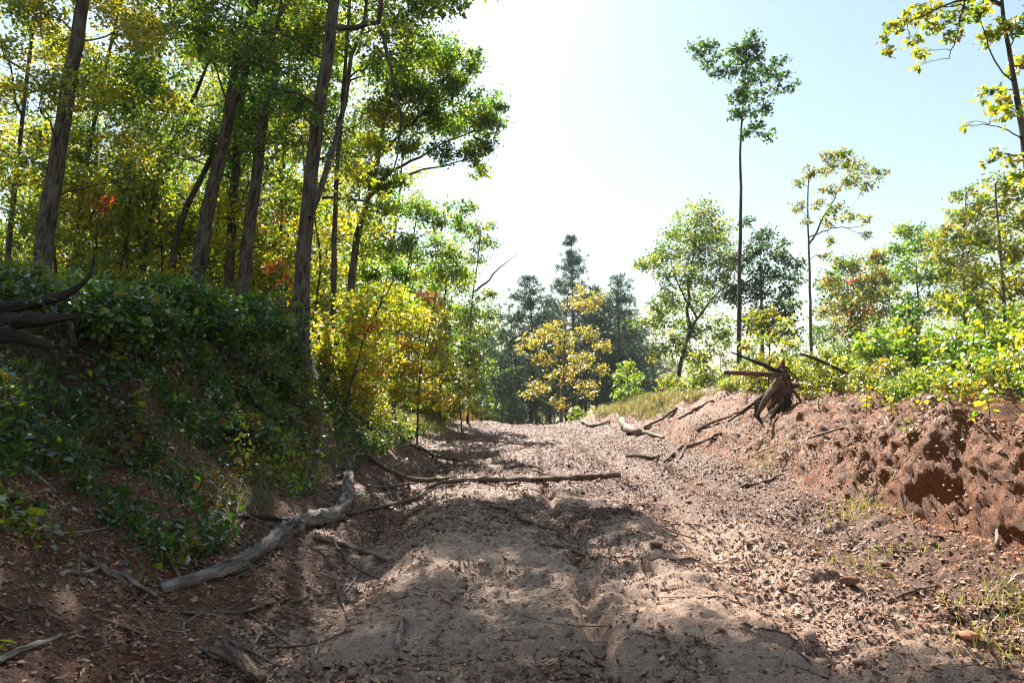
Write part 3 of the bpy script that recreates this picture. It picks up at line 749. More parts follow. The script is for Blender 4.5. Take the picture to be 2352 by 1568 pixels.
rim("sunlit yellow green tree filling the space above the mossy log", [(2312, 860), (2310, 760), (2300, 600), (2285, 420)], 13.5, 0.055,
    [(2290, 420, 34), (2330, 430, 45), (2270, 480, 44), (2330, 500, 55), (2250, 550, 50), (2310, 570, 55), (2355, 580, 50), (2240, 630, 55), (2300, 650, 60), (2350, 670, 60), (2260, 710, 60), (2330, 740, 60), (2210, 700, 45), (2380, 500, 50), (2390, 640, 60)], 'sunny', 148, 0.085, 0.95, 0.9, "young_tree", M_BARKL)
rim("leaning dark trunk at the top of the right bank with loose hanging leaf sprays", [(2420, 880), (2390, 620), (2362, 400), (2352, 320), (2333, 200), (2312, 100), (2300, 0), (2290, -120)], 9.0, 0.085,
    [(2060, 60, 26), (2035, 90, 20), (2040, 120, 18), (2085, 40, 28), (2110, 30, 30), (2100, 90, 26), (2120, 120, 22), (2150, 60, 30), (2140, 20, 28), (2105, 155, 14), (2200, 35, 34), (2190, 80, 26), (2250, 20, 38), (2280, 80, 36), (2330, 60, 40), (2360, 40, 40), (2350, 150, 40), (2270, 215, 28), (2300, 240, 30), (2330, 260, 30), (2220, 287, 12), (2280, 250, 22), (2290, 350, 16), (2320, 370, 24), (2340, 400, 26), (2270, 372, 14), (2390, 220, 50), (2240, -40, 60), (2140, -50, 55), (2330, -60, 70)], 'sunny', 149, 0.085, 1.0, 0.5, "leaning_tree", M_BARK, cl_per=6,
    extra=[([P(2300, 10, 9), P(2250, -10, 8.9), P(2190, 5, 8.8), P(2110, 40, 8.7), P(2060, 60, 8.6)], 0.022, 0.006), ([P(2222, -20, 9), P(2205, 50, 8.8), P(2180, 135, 8.7)], 0.016, 0.006), ([P(2352, 325, 9), P(2320, 300, 9), P(2280, 285, 8.9), P(2222, 288, 8.8)], 0.010, 0.004), ([P(2330, 190, 9), P(2285, 150, 8.9), P(2270, 100, 8.8), P(2240, 20, 8.8)], 0.012, 0.005)])

# ---- middle: golden tree and pines behind the crest
rim("slim golden tree growing in front of the dark pines", [(1288, 990), (1292, 860), (1298, 760), (1306, 660)], 36, 0.13,
    [(1330, 672, 24), (1372, 680, 22), (1345, 705, 26), (1310, 700, 18), (1270, 762, 30), (1215, 785, 26), (1240, 772, 22), (1340, 768, 34), (1385, 795, 22), (1290, 795, 30), (1245, 825, 28), (1340, 832, 34), (1195, 800, 14), (1290, 862, 30), (1235, 890, 28), (1345, 890, 30), (1385, 850, 22), (1210, 905, 18), (1280, 925, 24)], 'gold', 151, 0.14, 0.8, 1.5, "golden_tree", M_BARKL, cl_per=9, flat=0.75)

def pine(label, u, vtop, Y, seed, r0=0.16, spread=2.6, group="pines beyond the road crest", make=True, h_clear=0.25):
    rg = np.random.default_rng(seed)
    top = P(u, vtop, Y); z0 = float(H(top[0], Y)); b = np.array([top[0], Y, z0 - 0.1]); h = top[2] - z0
    K = 24
    T = resample(np.array([[0, 0, 0], [rg.normal() * .15, 0, h * .5], [0, 0, h]]), K)
    parts = [tubes(T, np.linspace(r0, 0.015, K), 7, rg, 0.05)]
    pos, axs = [], []
    z = h * h_clear
    bp, br = [], []
    while z < h - 0.15:
        f = z / h
        L = 1.45 * spread * min(1.0, (1.03 - f) * 1.75) ** 0.95 * (0.5 + 0.5 * min(1, (f - h_clear * .5) * 3))
        for k in range(rg.integers(4, 7)):
            a = rg.random() * 6.28; l = L * (0.55 + 0.55 * rg.random())
            e = np.array([math.cos(a) * l, math.sin(a) * l, l * (-0.05 + 0.42 * f) + 0.05])
            v = np.linspace(0, 1, 5)[:, None]
            pt = np.array([0, 0, z]) + e * v + np.array([0, 0, 0.10 * l]) * v ** 2
            bp.append(pt); br.append(np.linspace(0.030, 0.007, 5))
            m = max(3, int(l * 8))
            s = 0.3 + 0.7 * rg.random(m)
            side = rg.normal(size=(m, 3)) * 0.17 * l * np.array([1, 1, 0.3])
            q = np.array([0, 0, z]) + e * s[:, None] + np.array([0, 0, 0.10 * l]) * s[:, None] ** 2 + side
            pos.append(q); axs.append(norm(e + side * 2.5 + np.array([0, 0, 0.35 * l])))
        z += 0.34 + 0.34 * rg.random()
    parts.append(tubes(np.array(bp), np.array(br), 3))
    V, F, g = join(parts)
    t = thing("pine_tree", label, "pine", b, group)
    obj("trunk", mesh_np("trunk", V, F, vec=g, smooth=True), M_PINEB, t)
    pos = np.concatenate(pos); axs = np.concatenate(axs)
    k = 11
    pp = np.repeat(pos, k, 0) + rg.normal(size=(len(pos) * k, 3)) * 0.05
    aa = norm(np.repeat(axs, k, 0) + rg.normal(size=(len(pos) * k, 3)) * 0.55)
    c = np.array(BG) * (0.6 + 0.8 * rg.random((len(pp), 1)))
    obj("crown", leaf_mesh("crown", pp, 0.26 + 0.14 * rg.random(len(pp)), c, rg, False, 0.2, 0.055, aa, 0.0), M_NEEDLE, t)
    return t

p1 = pine("broad dark pine standing left of the golden tree", 1215, 628, 46, 161, 0.20, 2.6, h_clear=0.22)
p2 = pine("tallest pine with a ragged feathery top behind the golden tree", 1312, 542, 50, 162, 0.20, 2.3, h_clear=0.3)
p3 = pine("dense dark pine standing right of the golden tree", 1418, 628, 46, 163, 0.19, 2.4, h_clear=0.3)
pl_ = "dark pine with a straight bare lower trunk in the pine stand beyond the crest"
for i, (u, Y, s, src) in enumerate([(1262, 56, 0.80, p2), (1372, 54, 0.98, p1), (1458, 52, 0.72, p3), (1175, 54, 0.82, p3), (1345, 60, 0.98, p3), (1235, 62, 0.85, p1), (1400, 64, 0.8, p2), (1150, 60, 0.70, p1), (1480, 60, 0.85, p3), (1300, 66, 0.9, p1), (1120, 66, 0.7, p2), (1440, 58, 0.8, p1)]):
    c = copy_tree(src); x = (u - CU) / FP * Y
    c.location = (x, Y, float(H(x, Y)) - 0.1); c.rotation_euler.z = i * 1.9; c.scale = (s, s, s)
    c["label"] = pl_; c["group"] = "pine stand beyond the crest"

# ---- labels by what a thing stands nearest to
LAND_L = [(P(95, 700, 13.0), "the stout grey oak"), (P(450, 700, 15.0), "the broad leaning oak"), (P(540, 700, 16.0), "the close pair of oaks"), (P(690, 700, 11.6), "the lone oak at the bank lip"),
          (P(392, 700, 17), "the crooked dark tree"), (P(805, 700, 16.5), "the wide spreading tree"), (P(920, 700, 19), "the mid green tree"), (P(1078, 700, 24), "the wispy tree with the dead limb"), (P(150, 700, 24), "the deep wood behind the stout oak"),
          (P(420, 700, 30), "the deep wood behind the crooked tree"), (P(640, 700, 30), "the deep wood behind the close pair"), (P(-150, 700, 16), "the wood beside the dead log"), (P(760, 700, 30), "the deep wood behind the wide tree")]
LAND_R = [(P(1790, 850, 13.6), "behind the uprooted stump"), (np.array([7.5, 7.5, 0]), "beside the mossy log"), (np.array([5.6, 9.5, 0]), "at the lip of the crumbling right bank"), (np.array([5.8, 12.5, 0]), "right of the stump above the slope"), (P(1697, 800, 20), "round the foot of the very tall slender tree"),
          (P(1862, 800, 21), "round the foot of the olive lopsided tree"), (P(2092, 800, 13), "round the columnar sapling"), (P(2312, 800, 13.5), "under the sunlit yellow green tree"), (np.array([10.0, 17.0, 0]), "back among the scrub below the domed tree"), (P(1556, 850, 22), "above the grassy mound")]
def nearest(land, x, y):
    return min(land, key=lambda q: (q[0][0] - x) ** 2 + (q[0][1] - y) ** 2)[1]

# ---- background woods: prototypes and copies
def proto(name, label, group, h, r0, zlo, nl, rm, R0, R1, pal, seed, leaf, cov, bark=None, cl=8):
    rg = np.random.default_rng(seed)
    tr = np.array([[0, 0, -0.15], [rg.normal() * .15, rg.normal() * .15, h * .35], [rg.normal() * .3, rg.normal() * .3, h * .7], [rg.normal() * .4, rg.normal() * .4, h]])
    return build_tree(name, label, "tree", tr, r0, 0.02, gen_lobes(rg, (0, 0, 0), nl, zlo, h, rm, R0, R1), pal, rg, leaf, cov, group, bark or M_BARK, S=6, cl_per=cl, loc=(0, 0, 0))

def place(src, spots, label=None, group=None, first=False):
    for i, (x, y, s, rz) in enumerate(spots):
        o = src if (first and i == 0) else copy_tree(src)
        o.location = (x, y, float(H(x, y)) - 0.05); o.rotation_euler.z = rz; o.scale = (s, s, s * (0.92 + 0.16 * ((i * 37) % 10) / 10))
        if label: o["label"] = label(x, y) if callable(label) else label
        if group: o["group"] = group

lab_bg = "thin trunked broadleaf tree deep in the left wood behind the big oaks"
gbg = "background trees of the left wood"
bgp = [proto("woodland_tree", lab_bg, gbg, 13 + i, 0.10 + 0.02 * i, 3.5 + 0.5 * i, 20, 2.3, 0.7, 1.15, ['sunny', 'sunny', 'oak', 'sunny'][i], 200 + i, 0.13, 0.24) for i in range(4)]
rg = np.random.default_rng(55)
spots = [[] for _ in range(4)]
for k in range(30):
    Y = 23 + 32 * rg.random()
    u = -260 + 1180 * rg.random()
    u = min(u, 880 - 0 * Y)
    x = (u - CU) / FP * Y
    if x > -5.0: x = -5.0 - 3 * rg.random()
    spots[k % 4].append((x, Y, 0.85 + 0.4 * rg.random(), rg.random() * 6.28))
for i in range(4): place(bgp[i], spots[i], lambda x, y: ['yellow green', 'tall yellow green', 'dark green', 'tallest sunlit'][i] + ' thin trunked background tree nearest to ' + nearest(LAND_L, x, y), first=True)

lab_sp = "leafy understory sapling growing beneath the trees of the left wood"
gsp = "understory saplings of the left wood"
spp = [proto("sapling", lab_sp, gsp, 3.2 + 0.7 * i, 0.028, 0.4, 15, 1.0, 0.32, 0.55, ['sunny', 'maple', 'sunny', 'oak'][i], 220 + i, 0.085, 0.45, cl=7) for i in range(4)]
spots = [[] for _ in range(4)]
for k in range(110):
    Y = 16.5 + 20 * rg.random()
    u = -160 + 1020 * rg.random()
    x = (u - CU) / FP * Y
    if x > XL(Y) - WL(Y) - 0.9: x = XL(Y) - WL(Y) - 1.0 - 2.5 * rg.random()
    spots[k % 4 if rg.random() < 0.8 else 0].append((x, Y, 0.9 + 0.75 * rg.random(), rg.random() * 6.28))
for i in range(4): place(spp[i], spots[i], lambda x, y: ['low yellow green', 'golden yellow', 'taller yellow green', 'dark green'][i] + ' understory sapling nearest to ' + nearest(LAND_L, x, y), first=True)

# far wood closing the view: left of the pines, behind the right bank, and on round both sides
lab_fr = "distant broadleaf tree in the hazy treeline on the horizon"
gfr = "distant treeline"
frp = [proto("distant_tree", lab_fr, gfr, 10 + 2 * i, 0.16, 1.0, 22, 2.8, 0.9, 1.5, ['oak', 'dark', 'olive'][i], 240 + i, 0.27, 0.62) for i in range(3)]
spots = [[] for _ in range(3)]
k = 0
for u0, u1, n, Ya, Yb, s0, s1 in ((-700, 760, 26, 56, 85, 1.1, 1.5), (760, 1140, 16, 44, 70, 0.75, 1.05), (1130, 1500, 9, 74, 95, 0.7, 0.95), (1480, 1900, 12, 48, 70, 0.42, 0.7), (1900, 2500, 16, 42, 66, 0.55, 0.85), (2500, 3300, 12, 36, 60, 0.8, 1.2)):
    for j in range(n):
        u = u0 + (u1 - u0) * (j + rg.random()) / n; Y = Ya + (Yb - Ya) * rg.random()
        spots[k % 3].append(((u - CU) / FP * Y, Y, s0 + (s1 - s0) * rg.random(), rg.random() * 6.28)); k += 1
def far_where(x, y):
    u = CU + FP * x / y
    return "behind the left wood" if u < 760 else "left of the pines" if u < 1130 else "behind the pines" if u < 1490 else "behind the leaning oak and the tall slender tree" if u < 1900 else "behind the domed tree" if u < 2500 else "off beyond the leaning dark trunk"
for i in range(3): place(frp[i], spots[i], lambda x, y: ['green', 'dark green', 'olive'][i] + ' distant tree in the treeline ' + far_where(x, y), first=True)

# ---- shrubs on the right bank and round the mound
def shrub_proto(name, label, group, h, w, nl, pal, seed, leaf, cov, six=True, nst=5):
    rg = np.random.default_rng(seed)
    lb = []
    for k in range(nl):
        a = rg.random() * 6.28; r = w * rg.random() ** 0.6
        lb.append((np.array([math.cos(a) * r, math.sin(a) * r, h * (0.25 + 0.75 * rg.random()) * (1 - 0.35 * r / w)]), 0.16 + 0.14 * rg.random(), None))
    ex = []
    for k in range(nst):
        a = rg.random() * 6.28; r = w * 0.5 * rg.random()
        ex.append(([(0, 0, -0.1), (math.cos(a) * r * .4, math.sin(a) * r * .4, h * .4), (math.cos(a) * r, math.sin(a) * r, h * .9)], 0.010, 0.004))
    return build_tree(name, label, "shrub", np.array([[0, 0, -0.1], [0.03, 0, h * .4], [0, 0.03, h * .85]]), 0.014, 0.005, lb, pal, rg, leaf, cov, group, M_BARKL, S=5, extra=ex, six=six, cl_per=6, leafmat=M_LEAFN, K=8, loc=(0, 0, 0))

lab_sh = "low sunlit yellow green shrub on top of the right bank"
gsh = "shrubs on top of the right bank"
shp = [shrub_proto("bank_shrub", lab_sh, gsh, 0.75 + 0.2 * i, 0.55 + 0.1 * i, 15 + 3 * i, ['shrub', 'shrub', 'bright', 'shrub'][i], 260 + i, 0.05 + 0.008 * i, 0.5) for i in range(4)]
spots = [[] for _ in range(4)]
for k in range(110):
    y = 8.2 + 15.5 * rg.random()
    d = 0.15 + 8.8 * rg.random() ** 1.4
    x = XR(y) + WR(y) + d
    s = (0.7 + 0.6 * rg.random()) * (0.6 + 0.6 * min(1, d / 2.0)) * (0.72 + 0.28 * sst(y, 7, 10))
    spots[[0, 1, 0, 1, 2, 3, 1][k % 7]].append((x, y, s, rg.random() * 6.28))
for i in range(4): place(shp[i], spots[i], lambda x, y: ['small yellow green', 'rounded yellow green', 'bright green', 'tall yellow green'][i] + ' shrub ' + nearest(LAND_R, x, y), first=True)

vsp = [shrub_proto("verge_shrub", "x", "sunlit shrubs on the left verge", 0.9 + 0.35 * i, 0.6 + 0.15 * i, 18 + 4 * i, ['maple', 'sunny', 'shrub'][i], 290 + i, 0.065 + 0.01 * i, 0.6, False) for i in range(3)]
LAND_V = [(np.array([-4.0, 14.0, 0]), "below the young golden maple"), (np.array([-3.6, 17.0, 0]), "round the yellow maple sapling"), (np.array([-3.0, 20.0, 0]), "beside the golden dry grass"), (np.array([-2.0, 23.5, 0]), "where the left bank meets the crest"), (np.array([-5.5, 18.5, 0]), "under the mid green tree"), (np.array([-5.5, 14.0, 0]), "behind the lone oak")]
spots = [[] for _ in range(3)]
for k in range(42):
    y = 12.8 + 12.5 * rg.random(); d = 0.9 + 3.6 * rg.random()
    if y > 21: d = 0.6 + 2.0 * rg.random()
    spots[k % 3].append((XL(y) - d, y, 0.6 + 0.6 * rg.random(), rg.random() * 6.28))
for i in range(3): place(vsp[i], spots[i], lambda x, y: ['golden yellow', 'tall yellow green', 'leafy light green'][i] + ' shrub ' + nearest(LAND_V, x, y), first=True)

rim("tall columnar dark green sapling rising out of the right bank shrubs", [(2092, 850), (2090, 780), (2086, 690)], 13, 0.02, [(2086, 680, 18), (2080, 715, 22), (2100, 740, 22), (2078, 765, 24), (2105, 785, 26), (2085, 815, 28), (2110, 830, 24)], 'dark', 271, 0.085, 0.9, 0.2, "sapling")
rim("bushy yellow green shrub directly behind the uprooted stump", [(1765, 870), (1768, 800), (1765, 740)], 16, 0.02, [(1760, 720, 26), (1735, 745, 28), (1790, 745, 30), (1765, 780, 34), (1725, 790, 28), (1805, 790, 28), (1750, 830, 34), (1795, 840, 34), (1720, 720, 16)], 'shrub', 272, 0.095, 0.85, 0.4, "bank_shrub")
rim("bright light green bush standing on the left end of the grassy mound", [(1445, 930), (1442, 880), (1440, 840)], 26, 0.02, [(1440, 840, 20), (1425, 865, 22), (1455, 870, 24), (1440, 895, 26), (1420, 905, 20), (1465, 905, 22)], 'bright', 273, 0.10, 1.0, 0.4, "bush")
rim("small light green bush at the very edge of the road crest", [(1326, 975), (1325, 955), (1328, 935)], 27, 0.012, [(1325, 940, 13), (1335, 950, 13), (1315, 958, 12), (1328, 965, 14)], 'bright', 274, 0.10, 1.0, 0.2, "bush")
rim("bright weedy bush in front of the leaning oak trunk", [(1612, 900), (1610, 850), (1606, 810)], 22, 0.015, [(1606, 815, 18), (1595, 840, 20), (1620, 850, 22), (1604, 875, 24), (1630, 880, 22)], 'bright', 275, 0.09, 0.9, 0.3, "bush")
rim("shrub with reddish leaves low on the mound's upper edge", [(1535, 905), (1535, 880), (1537, 865)], 24, 0.012, [(1520, 885, 20), (1550, 880, 20), (1535, 865, 18)], 'shrub', 276, 0.09, 0.9, 0.3, "bush")

LAND_B = [(np.array([-4.6, 6.2, 0]), "below the dead logs"), (np.array([-4.0, 8.0, 0]), "on the steep middle of the bank"), (np.array([-3.9, 11.0, 0]), "at the foot of the lone oak"), (np.array([-5.2, 9.5, 0]), "on the bank top left of the lone oak"), (np.array([-3.3, 9.5, 0]), "above the bend of the big log"), (np.array([-3.4, 6.0, 0]), "above the split end of the big log"), (np.array([-3.6, 13.5, 0]), "behind the lone oak"), (np.array([-6.5, 8.5, 0]), "beside the dead logs")]
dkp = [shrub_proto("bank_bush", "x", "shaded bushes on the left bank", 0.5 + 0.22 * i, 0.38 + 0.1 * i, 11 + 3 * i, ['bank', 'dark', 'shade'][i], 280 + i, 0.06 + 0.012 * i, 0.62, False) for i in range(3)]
spots = [[] for _ in range(3)]
for k in range(115):
    y = 4.8 + 9.5 * rg.random(); d = 0.8 + 3.5 * rg.random() ** 0.8
    if k % 6 == 0: y = 8.5 + 3.0 * rg.random(); d = 0.6 + 0.7 * rg.random()
    if d < 1.4 and k % 6 and rg.random() < .6: d += 1.0
    x = XL(y) - d
    if y < 7.4 and x < -3.7: continue
    spots[k % 3].append((x, y, (0.5 + 0.4 * rg.random()) if k % 6 == 0 else (0.6 + 0.6 * rg.random()), rg.random() * 6.28))
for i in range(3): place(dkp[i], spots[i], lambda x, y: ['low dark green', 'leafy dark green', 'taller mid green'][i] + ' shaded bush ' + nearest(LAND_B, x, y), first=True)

# ------------------------------------------------------------------ ground plants that nobody could count
def cover(name, label, cat, n, sampler, hgt, size, pal, seed, mat, six=False, up=1.0, width=0.3, skew=1.0):
    rg = np.random.default_rng(seed)
    x, y = sampler(rg, n)
    m = len(x)
    z = H(x, y) + hgt(x, y, rg)
    cid = (np.floor(x * 2.2).astype(int) * 73 + np.floor(y * 2.2).astype(int) * 131) % 997
    t = tints(rg, pal, 997, cid)
    o = obj(name, leaf_mesh(name, np.stack([x, y, z], 1), size * (0.5 + 1.3 * rg.random(m) ** (1 + skew)), t, rg, six, up, width), mat)
    return tag(o, label, cat, kind="stuff")

def samp_left(rg, n):
    y = 3.0 + 17 * rg.random(n) ** 1.1
    d = -0.2 + np.where(rg.random(n) < 0.35, 1.8, 4.6) * rg.random(n)
    x = XL(y) - d
    dens = fbm(x * 0.9, y * 0.9, 91, 3)
    k = rg.random(n) < np.clip(0.10 + 0.75 * sst(d, 0.5, 1.4) + 0.8 * dens + 0.7 * sst(y, 8.3, 9.5) * sst(y, 14.5, 12.5) * sst(d, 0.1, 0.5), 0, 1)
    return x[k], y[k]
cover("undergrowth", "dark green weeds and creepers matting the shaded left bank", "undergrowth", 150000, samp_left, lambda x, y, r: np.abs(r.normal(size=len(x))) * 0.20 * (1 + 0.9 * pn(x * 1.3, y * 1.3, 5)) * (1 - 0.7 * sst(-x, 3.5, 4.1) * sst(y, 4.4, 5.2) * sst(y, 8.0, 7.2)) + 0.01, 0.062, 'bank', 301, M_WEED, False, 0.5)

def samp_right(rg, n):
    y = 5.0 + 20 * rg.random(n)
    d = -0.25 + 8.2 * rg.random(n) ** 1.3
    x = XR(y) + WR(y) + d
    dens = fbm(x * 0.8, y * 0.8, 92, 3)
    k = rg.random(n) < np.clip(0.12 + 0.6 * sst(d, -0.3, 0.9) * (0.35 + 0.65 * sst(y, 7.5, 9)) + 0.7 * dens, 0, 1)
    return x[k], y[k]
cover("ground_cover", "sunlit yellow green creeper leaves carpeting the right bank top", "ground cover", 42000, samp_right, lambda x, y, r: np.abs(r.normal(size=len(x))) * 0.16 * (1 + 0.8 * pn(x, y, 6)) + 0.01, 0.066, 'shrub', 302, M_LEAFN, False, 0.8)

def samp_wood(rg, n):
    y = 10 + 30 * rg.random(n)
    d = 3.0 + 16 * rg.random(n)
    return XL(y) - d, y
cover("fern_layer", "low leafy growth covering the floor of the left wood", "undergrowth", 30000, samp_wood, lambda x, y, r: np.abs(r.normal(size=len(x))) * 0.35, 0.13, 'sunny', 303, M_LEAF, False, 0.9)

def grass(name, label, n, sampler, h, w, cols, seed):
    rg = np.random.default_rng(seed)
    x, y = sampler(rg, n); m = len(x)
    b = np.stack([x, y, H(x, y) - 0.01], 1)
    L = h * (0.5 + 0.8 * rg.random((m, 1)))
    a = rg.random(m) * 6.28
    side = np.stack([np.cos(a), np.sin(a), 0 * a], 1) * w
    lean = np.stack([rg.normal(size=m), rg.normal(size=m), -0.25 * np.abs(rg.normal(size=m))], 1) * 0.58
    m1 = b + (np.array([0, 0, 0.6]) + lean * 0.35) * L
    tp = b + (np.array([0, 0, 0.95]) + lean) * L
    V = np.stack([b - side, b + side, m1 + side * .7, m1 - side * .7, tp], 1)
    base = np.arange(m)[:, None] * 5
    c = np.array(cols)[rg.integers(0, len(cols), m)] * (0.7 + 0.6 * rg.random((m, 1)))
    o = obj(name, mesh_np(name, V, [base + np.array([[0, 1, 2, 3]]), base + np.array([[3, 2, 4]])], np.repeat(c, 5, 0)), M_GRASS)
    return tag(o, label, "grass", kind="stuff")

def blob(pts, r):
    def f(rg, n):
        c = np.array(pts); k = rg.integers(0, len(c), n)
        rr = np.array(r)[k] if np.ndim(r) else r
        return c[k, 0] + rg.normal(size=n) * rr, c[k, 1] + rg.normal(size=n) * rr
    return f
gl = G([1000, 1030, 970, 1050, 985], [948, 952, 940, 962, 958])[:, :2]
grass("dry_grass", "golden dry grass tuft on the left bank shoulder near the crest", 5000, blob(gl, 0.28), 0.42, 0.007, [(0.42, 0.27, 0.08), (0.36, 0.25, 0.09), (0.25, 0.22, 0.06)], 311)
gl2 = G([900, 940, 920, 960, 890, 980], [985, 975, 965, 985, 970, 970])[:, :2]
grass("verge_grass", "pale green grass below the golden tuft on the left verge", 5000, blob(gl2, 0.35), 0.30, 0.007, [(0.22, 0.24, 0.08), (0.30, 0.27, 0.11), (0.14, 0.19, 0.05)], 312)
def samp_mound(rg, n):
    x = 2.9 + 7 * rg.random(n); y = 19.5 + 8 * rg.random(n)
    k = (x > XR(y) + 0.35 + 0.5 * pn(x, y, 9)) & (rg.random(n) < 0.5 + 0.6 * fbm(x * .8, y * .8, 94, 2))
    return x[k], y[k]
grass("mound_grass", "soft pale grass covering the mound right of the road crest", 46000, samp_mound, 0.26, 0.008, [(0.30, 0.27, 0.11), (0.20, 0.22, 0.07), (0.36, 0.30, 0.14), (0.15, 0.2, 0.05)], 313)
gr = np.concatenate([G([1985, 2000, 1970, 2010], [1165, 1170, 1185, 1160]), G([2310, 2335, 2300, 2345, 2320, 2330, 2345], [1360, 1380, 1400, 1420, 1480, 1500, 1330]), G([1770, 1760, 1990, 2060, 1765], [1060, 1075, 1310, 1270, 1030])])[:, :2]
grass("bank_grass", "thin yellow green grass tufts along the foot of the right bank", 1000, blob(gr, 0.20), 0.13, 0.004, [(0.25, 0.25, 0.06), (0.33, 0.28, 0.09), (0.14, 0.2, 0.04)], 314)
def samp_lg(rg, n):
    y = 4.0 + 12 * rg.random(n); d = -0.15 + 2.4 * rg.random(n); x = XL(y) - d
    k = (fbm(x * 1.3, y * 1.3, 95, 2) > 0.05 + 0.25 * sst(y, 6.5, 5)) & (y > 4.6)
    return x[k], y[k]
grass("shade_grass", "sparse shaded grass tufts on the lower slope of the left bank", 20000, samp_lg, 0.22, 0.0045, [(0.08, 0.12, 0.03), (0.14, 0.15, 0.05), (0.22, 0.19, 0.08)], 315)

# ------------------------------------------------------------------ litter, chips, gravel
def frame_on_ground(x, y):
    e = 0.03
    z = H(x, y); nx_ = -(H(x + e, y) - z) / e; ny_ = -(H(x, y + e) - z) / e
    return z, norm(np.stack([nx_, ny_, np.ones_like(z)], 1))

def scatter_flat(name, label, cat, n, sampler, size, cols, seed, mat, ratio=(0.3, 0.7), curl=0.25, lift=0.008):
    rg = np.random.default_rng(seed)
    x, y = sampler(rg, n); m = len(x)
    z, nr = frame_on_ground(x, y)
    nr = norm(nr + rg.normal(size=(m, 3)) * 0.28)
    a = norm(np.cross(nr, rg.normal(size=(m, 3)))); b = np.cross(nr, a)
    L = (size[0] + (size[1] - size[0]) * rg.random((m, 1)) ** 2.2) * 0.5
    W = L * (ratio[0] + (ratio[1] - ratio[0]) * rg.random((m, 1)))
    p = np.stack([x, y, z], 1) + nr * lift
    cu = curl * (rg.random((m, 1)) - 0.2)
    V = np.stack([p - a * L + nr * L * cu, p - b * W, p + a * L * (0.6 + 0.4 * rg.random((m, 1))) + nr * L * cu, p + b * W * 0.8], 1)
    base = np.arange(m)[:, None] * 4
    F = np.concatenate([base + np.array([[0, 1, 3]]), base + np.array([[1, 2, 3]])])
    c = np.array(cols)[rg.integers(0, len(cols), m)] * (0.6 + 0.8 * rg.random((m, 1)))
    o = obj(name, mesh_np(name, V, [F], np.repeat(c, 4, 0)), mat)
    return tag(o, label, cat, kind="stuff")

def samp_road(dens):
    def f(rg, n):
        y = np.exp(np.log(3.2) + (np.log(27) - np.log(3.2)) * rg.random(n))
        lo, hi = XL(y) - 0.9, XR(y) + 0.7
        x = lo + (hi - lo) * rg.random(n)
        k = rg.random(n) < np.clip(dens(x, y), 0, 1)
        return x[k], y[k]
    return f
BRN = [(0.12, 0.056, 0.034), (0.21, 0.100, 0.056), (0.07, 0.035, 0.024), (0.30, 0.165, 0.10), (0.20, 0.080, 0.038), (0.38, 0.235, 0.155)]
scatter_flat("wood_litter", "brown bark chips and crushed twigs strewn over the dirt road", "litter", 300000,
             samp_road(lambda x, y: 0.40 + 0.35 * sst(y, 7, 13) + 1.15 * fbm(x * 1.1, y * 0.7, 81, 3) - 0.22 * sst(y, 8, 5)), (0.012, 0.10), BRN, 321, M_CHIP, (0.10, 0.45), 0.15)
scatter_flat("dry_leaf_litter", "curled dry leaves lying on the road and against the banks", "litter", 40000,
             samp_road(lambda x, y: -0.05 + 0.6 * sst(y, 9, 15) + 0.5 * fbm(x * 0.7, y * 0.5, 82, 3) + 0.55 * sst(XL(y) - x, -1.2, 0.2) * sst(y, 7, 10) + 0.3 * sst(x - XR(y), -1.0, 0.4)), (0.025, 0.075), [(0.22, 0.12, 0.07), (0.28, 0.17, 0.105), (0.15, 0.075, 0.045), (0.33, 0.22, 0.145), (0.24, 0.11, 0.05)], 322, M_LITTER, (0.35, 0.7), 0.55, 0.01)
def samp_banks(rg, n):
    y = 3.5 + 18 * rg.random(n); left = rg.random(n) < 0.5
    x = np.where(left, XL(y) - 3.2 * rg.random(n), XR(y) + WR(y) * 0.7 + 1.6 * rg.random(n))
    k = left | (y > 8); x, y = x[k], y[k]
    return x, y
scatter_flat("bank_leaf_litter", "dead brown leaves caught on the slopes of both banks", "litter", 18000, samp_banks, (0.03, 0.10), [(0.22, 0.12, 0.07), (0.30, 0.19, 0.12), (0.14, 0.07, 0.04), (0.10, 0.06, 0.04)], 323, M_LITTER, (0.35, 0.75), 0.7, 0.015)

def rock_shape(rg, sub=1, flat=0.55):
    import bmesh
    bm = bmesh.new(); bmesh.ops.create_icosphere(bm, subdivisions=sub, radius=1.0)
    V = np.array([v.co[:] for v in bm.verts]); F = np.array([[v.index for v in f.verts] for f in bm.faces]); bm.free()
    for _ in range(5):
        d = norm(rg.normal(size=3)); c = 0.3 + 0.4 * rg.random()
        s = V @ d; V = V - np.outer(np.maximum(s - c, 0) * 0.85, d)
    V = V * (1 + 0.12 * rg.normal(size=(len(V), 1))) * np.array([1, 0.75, flat])
    return V, F

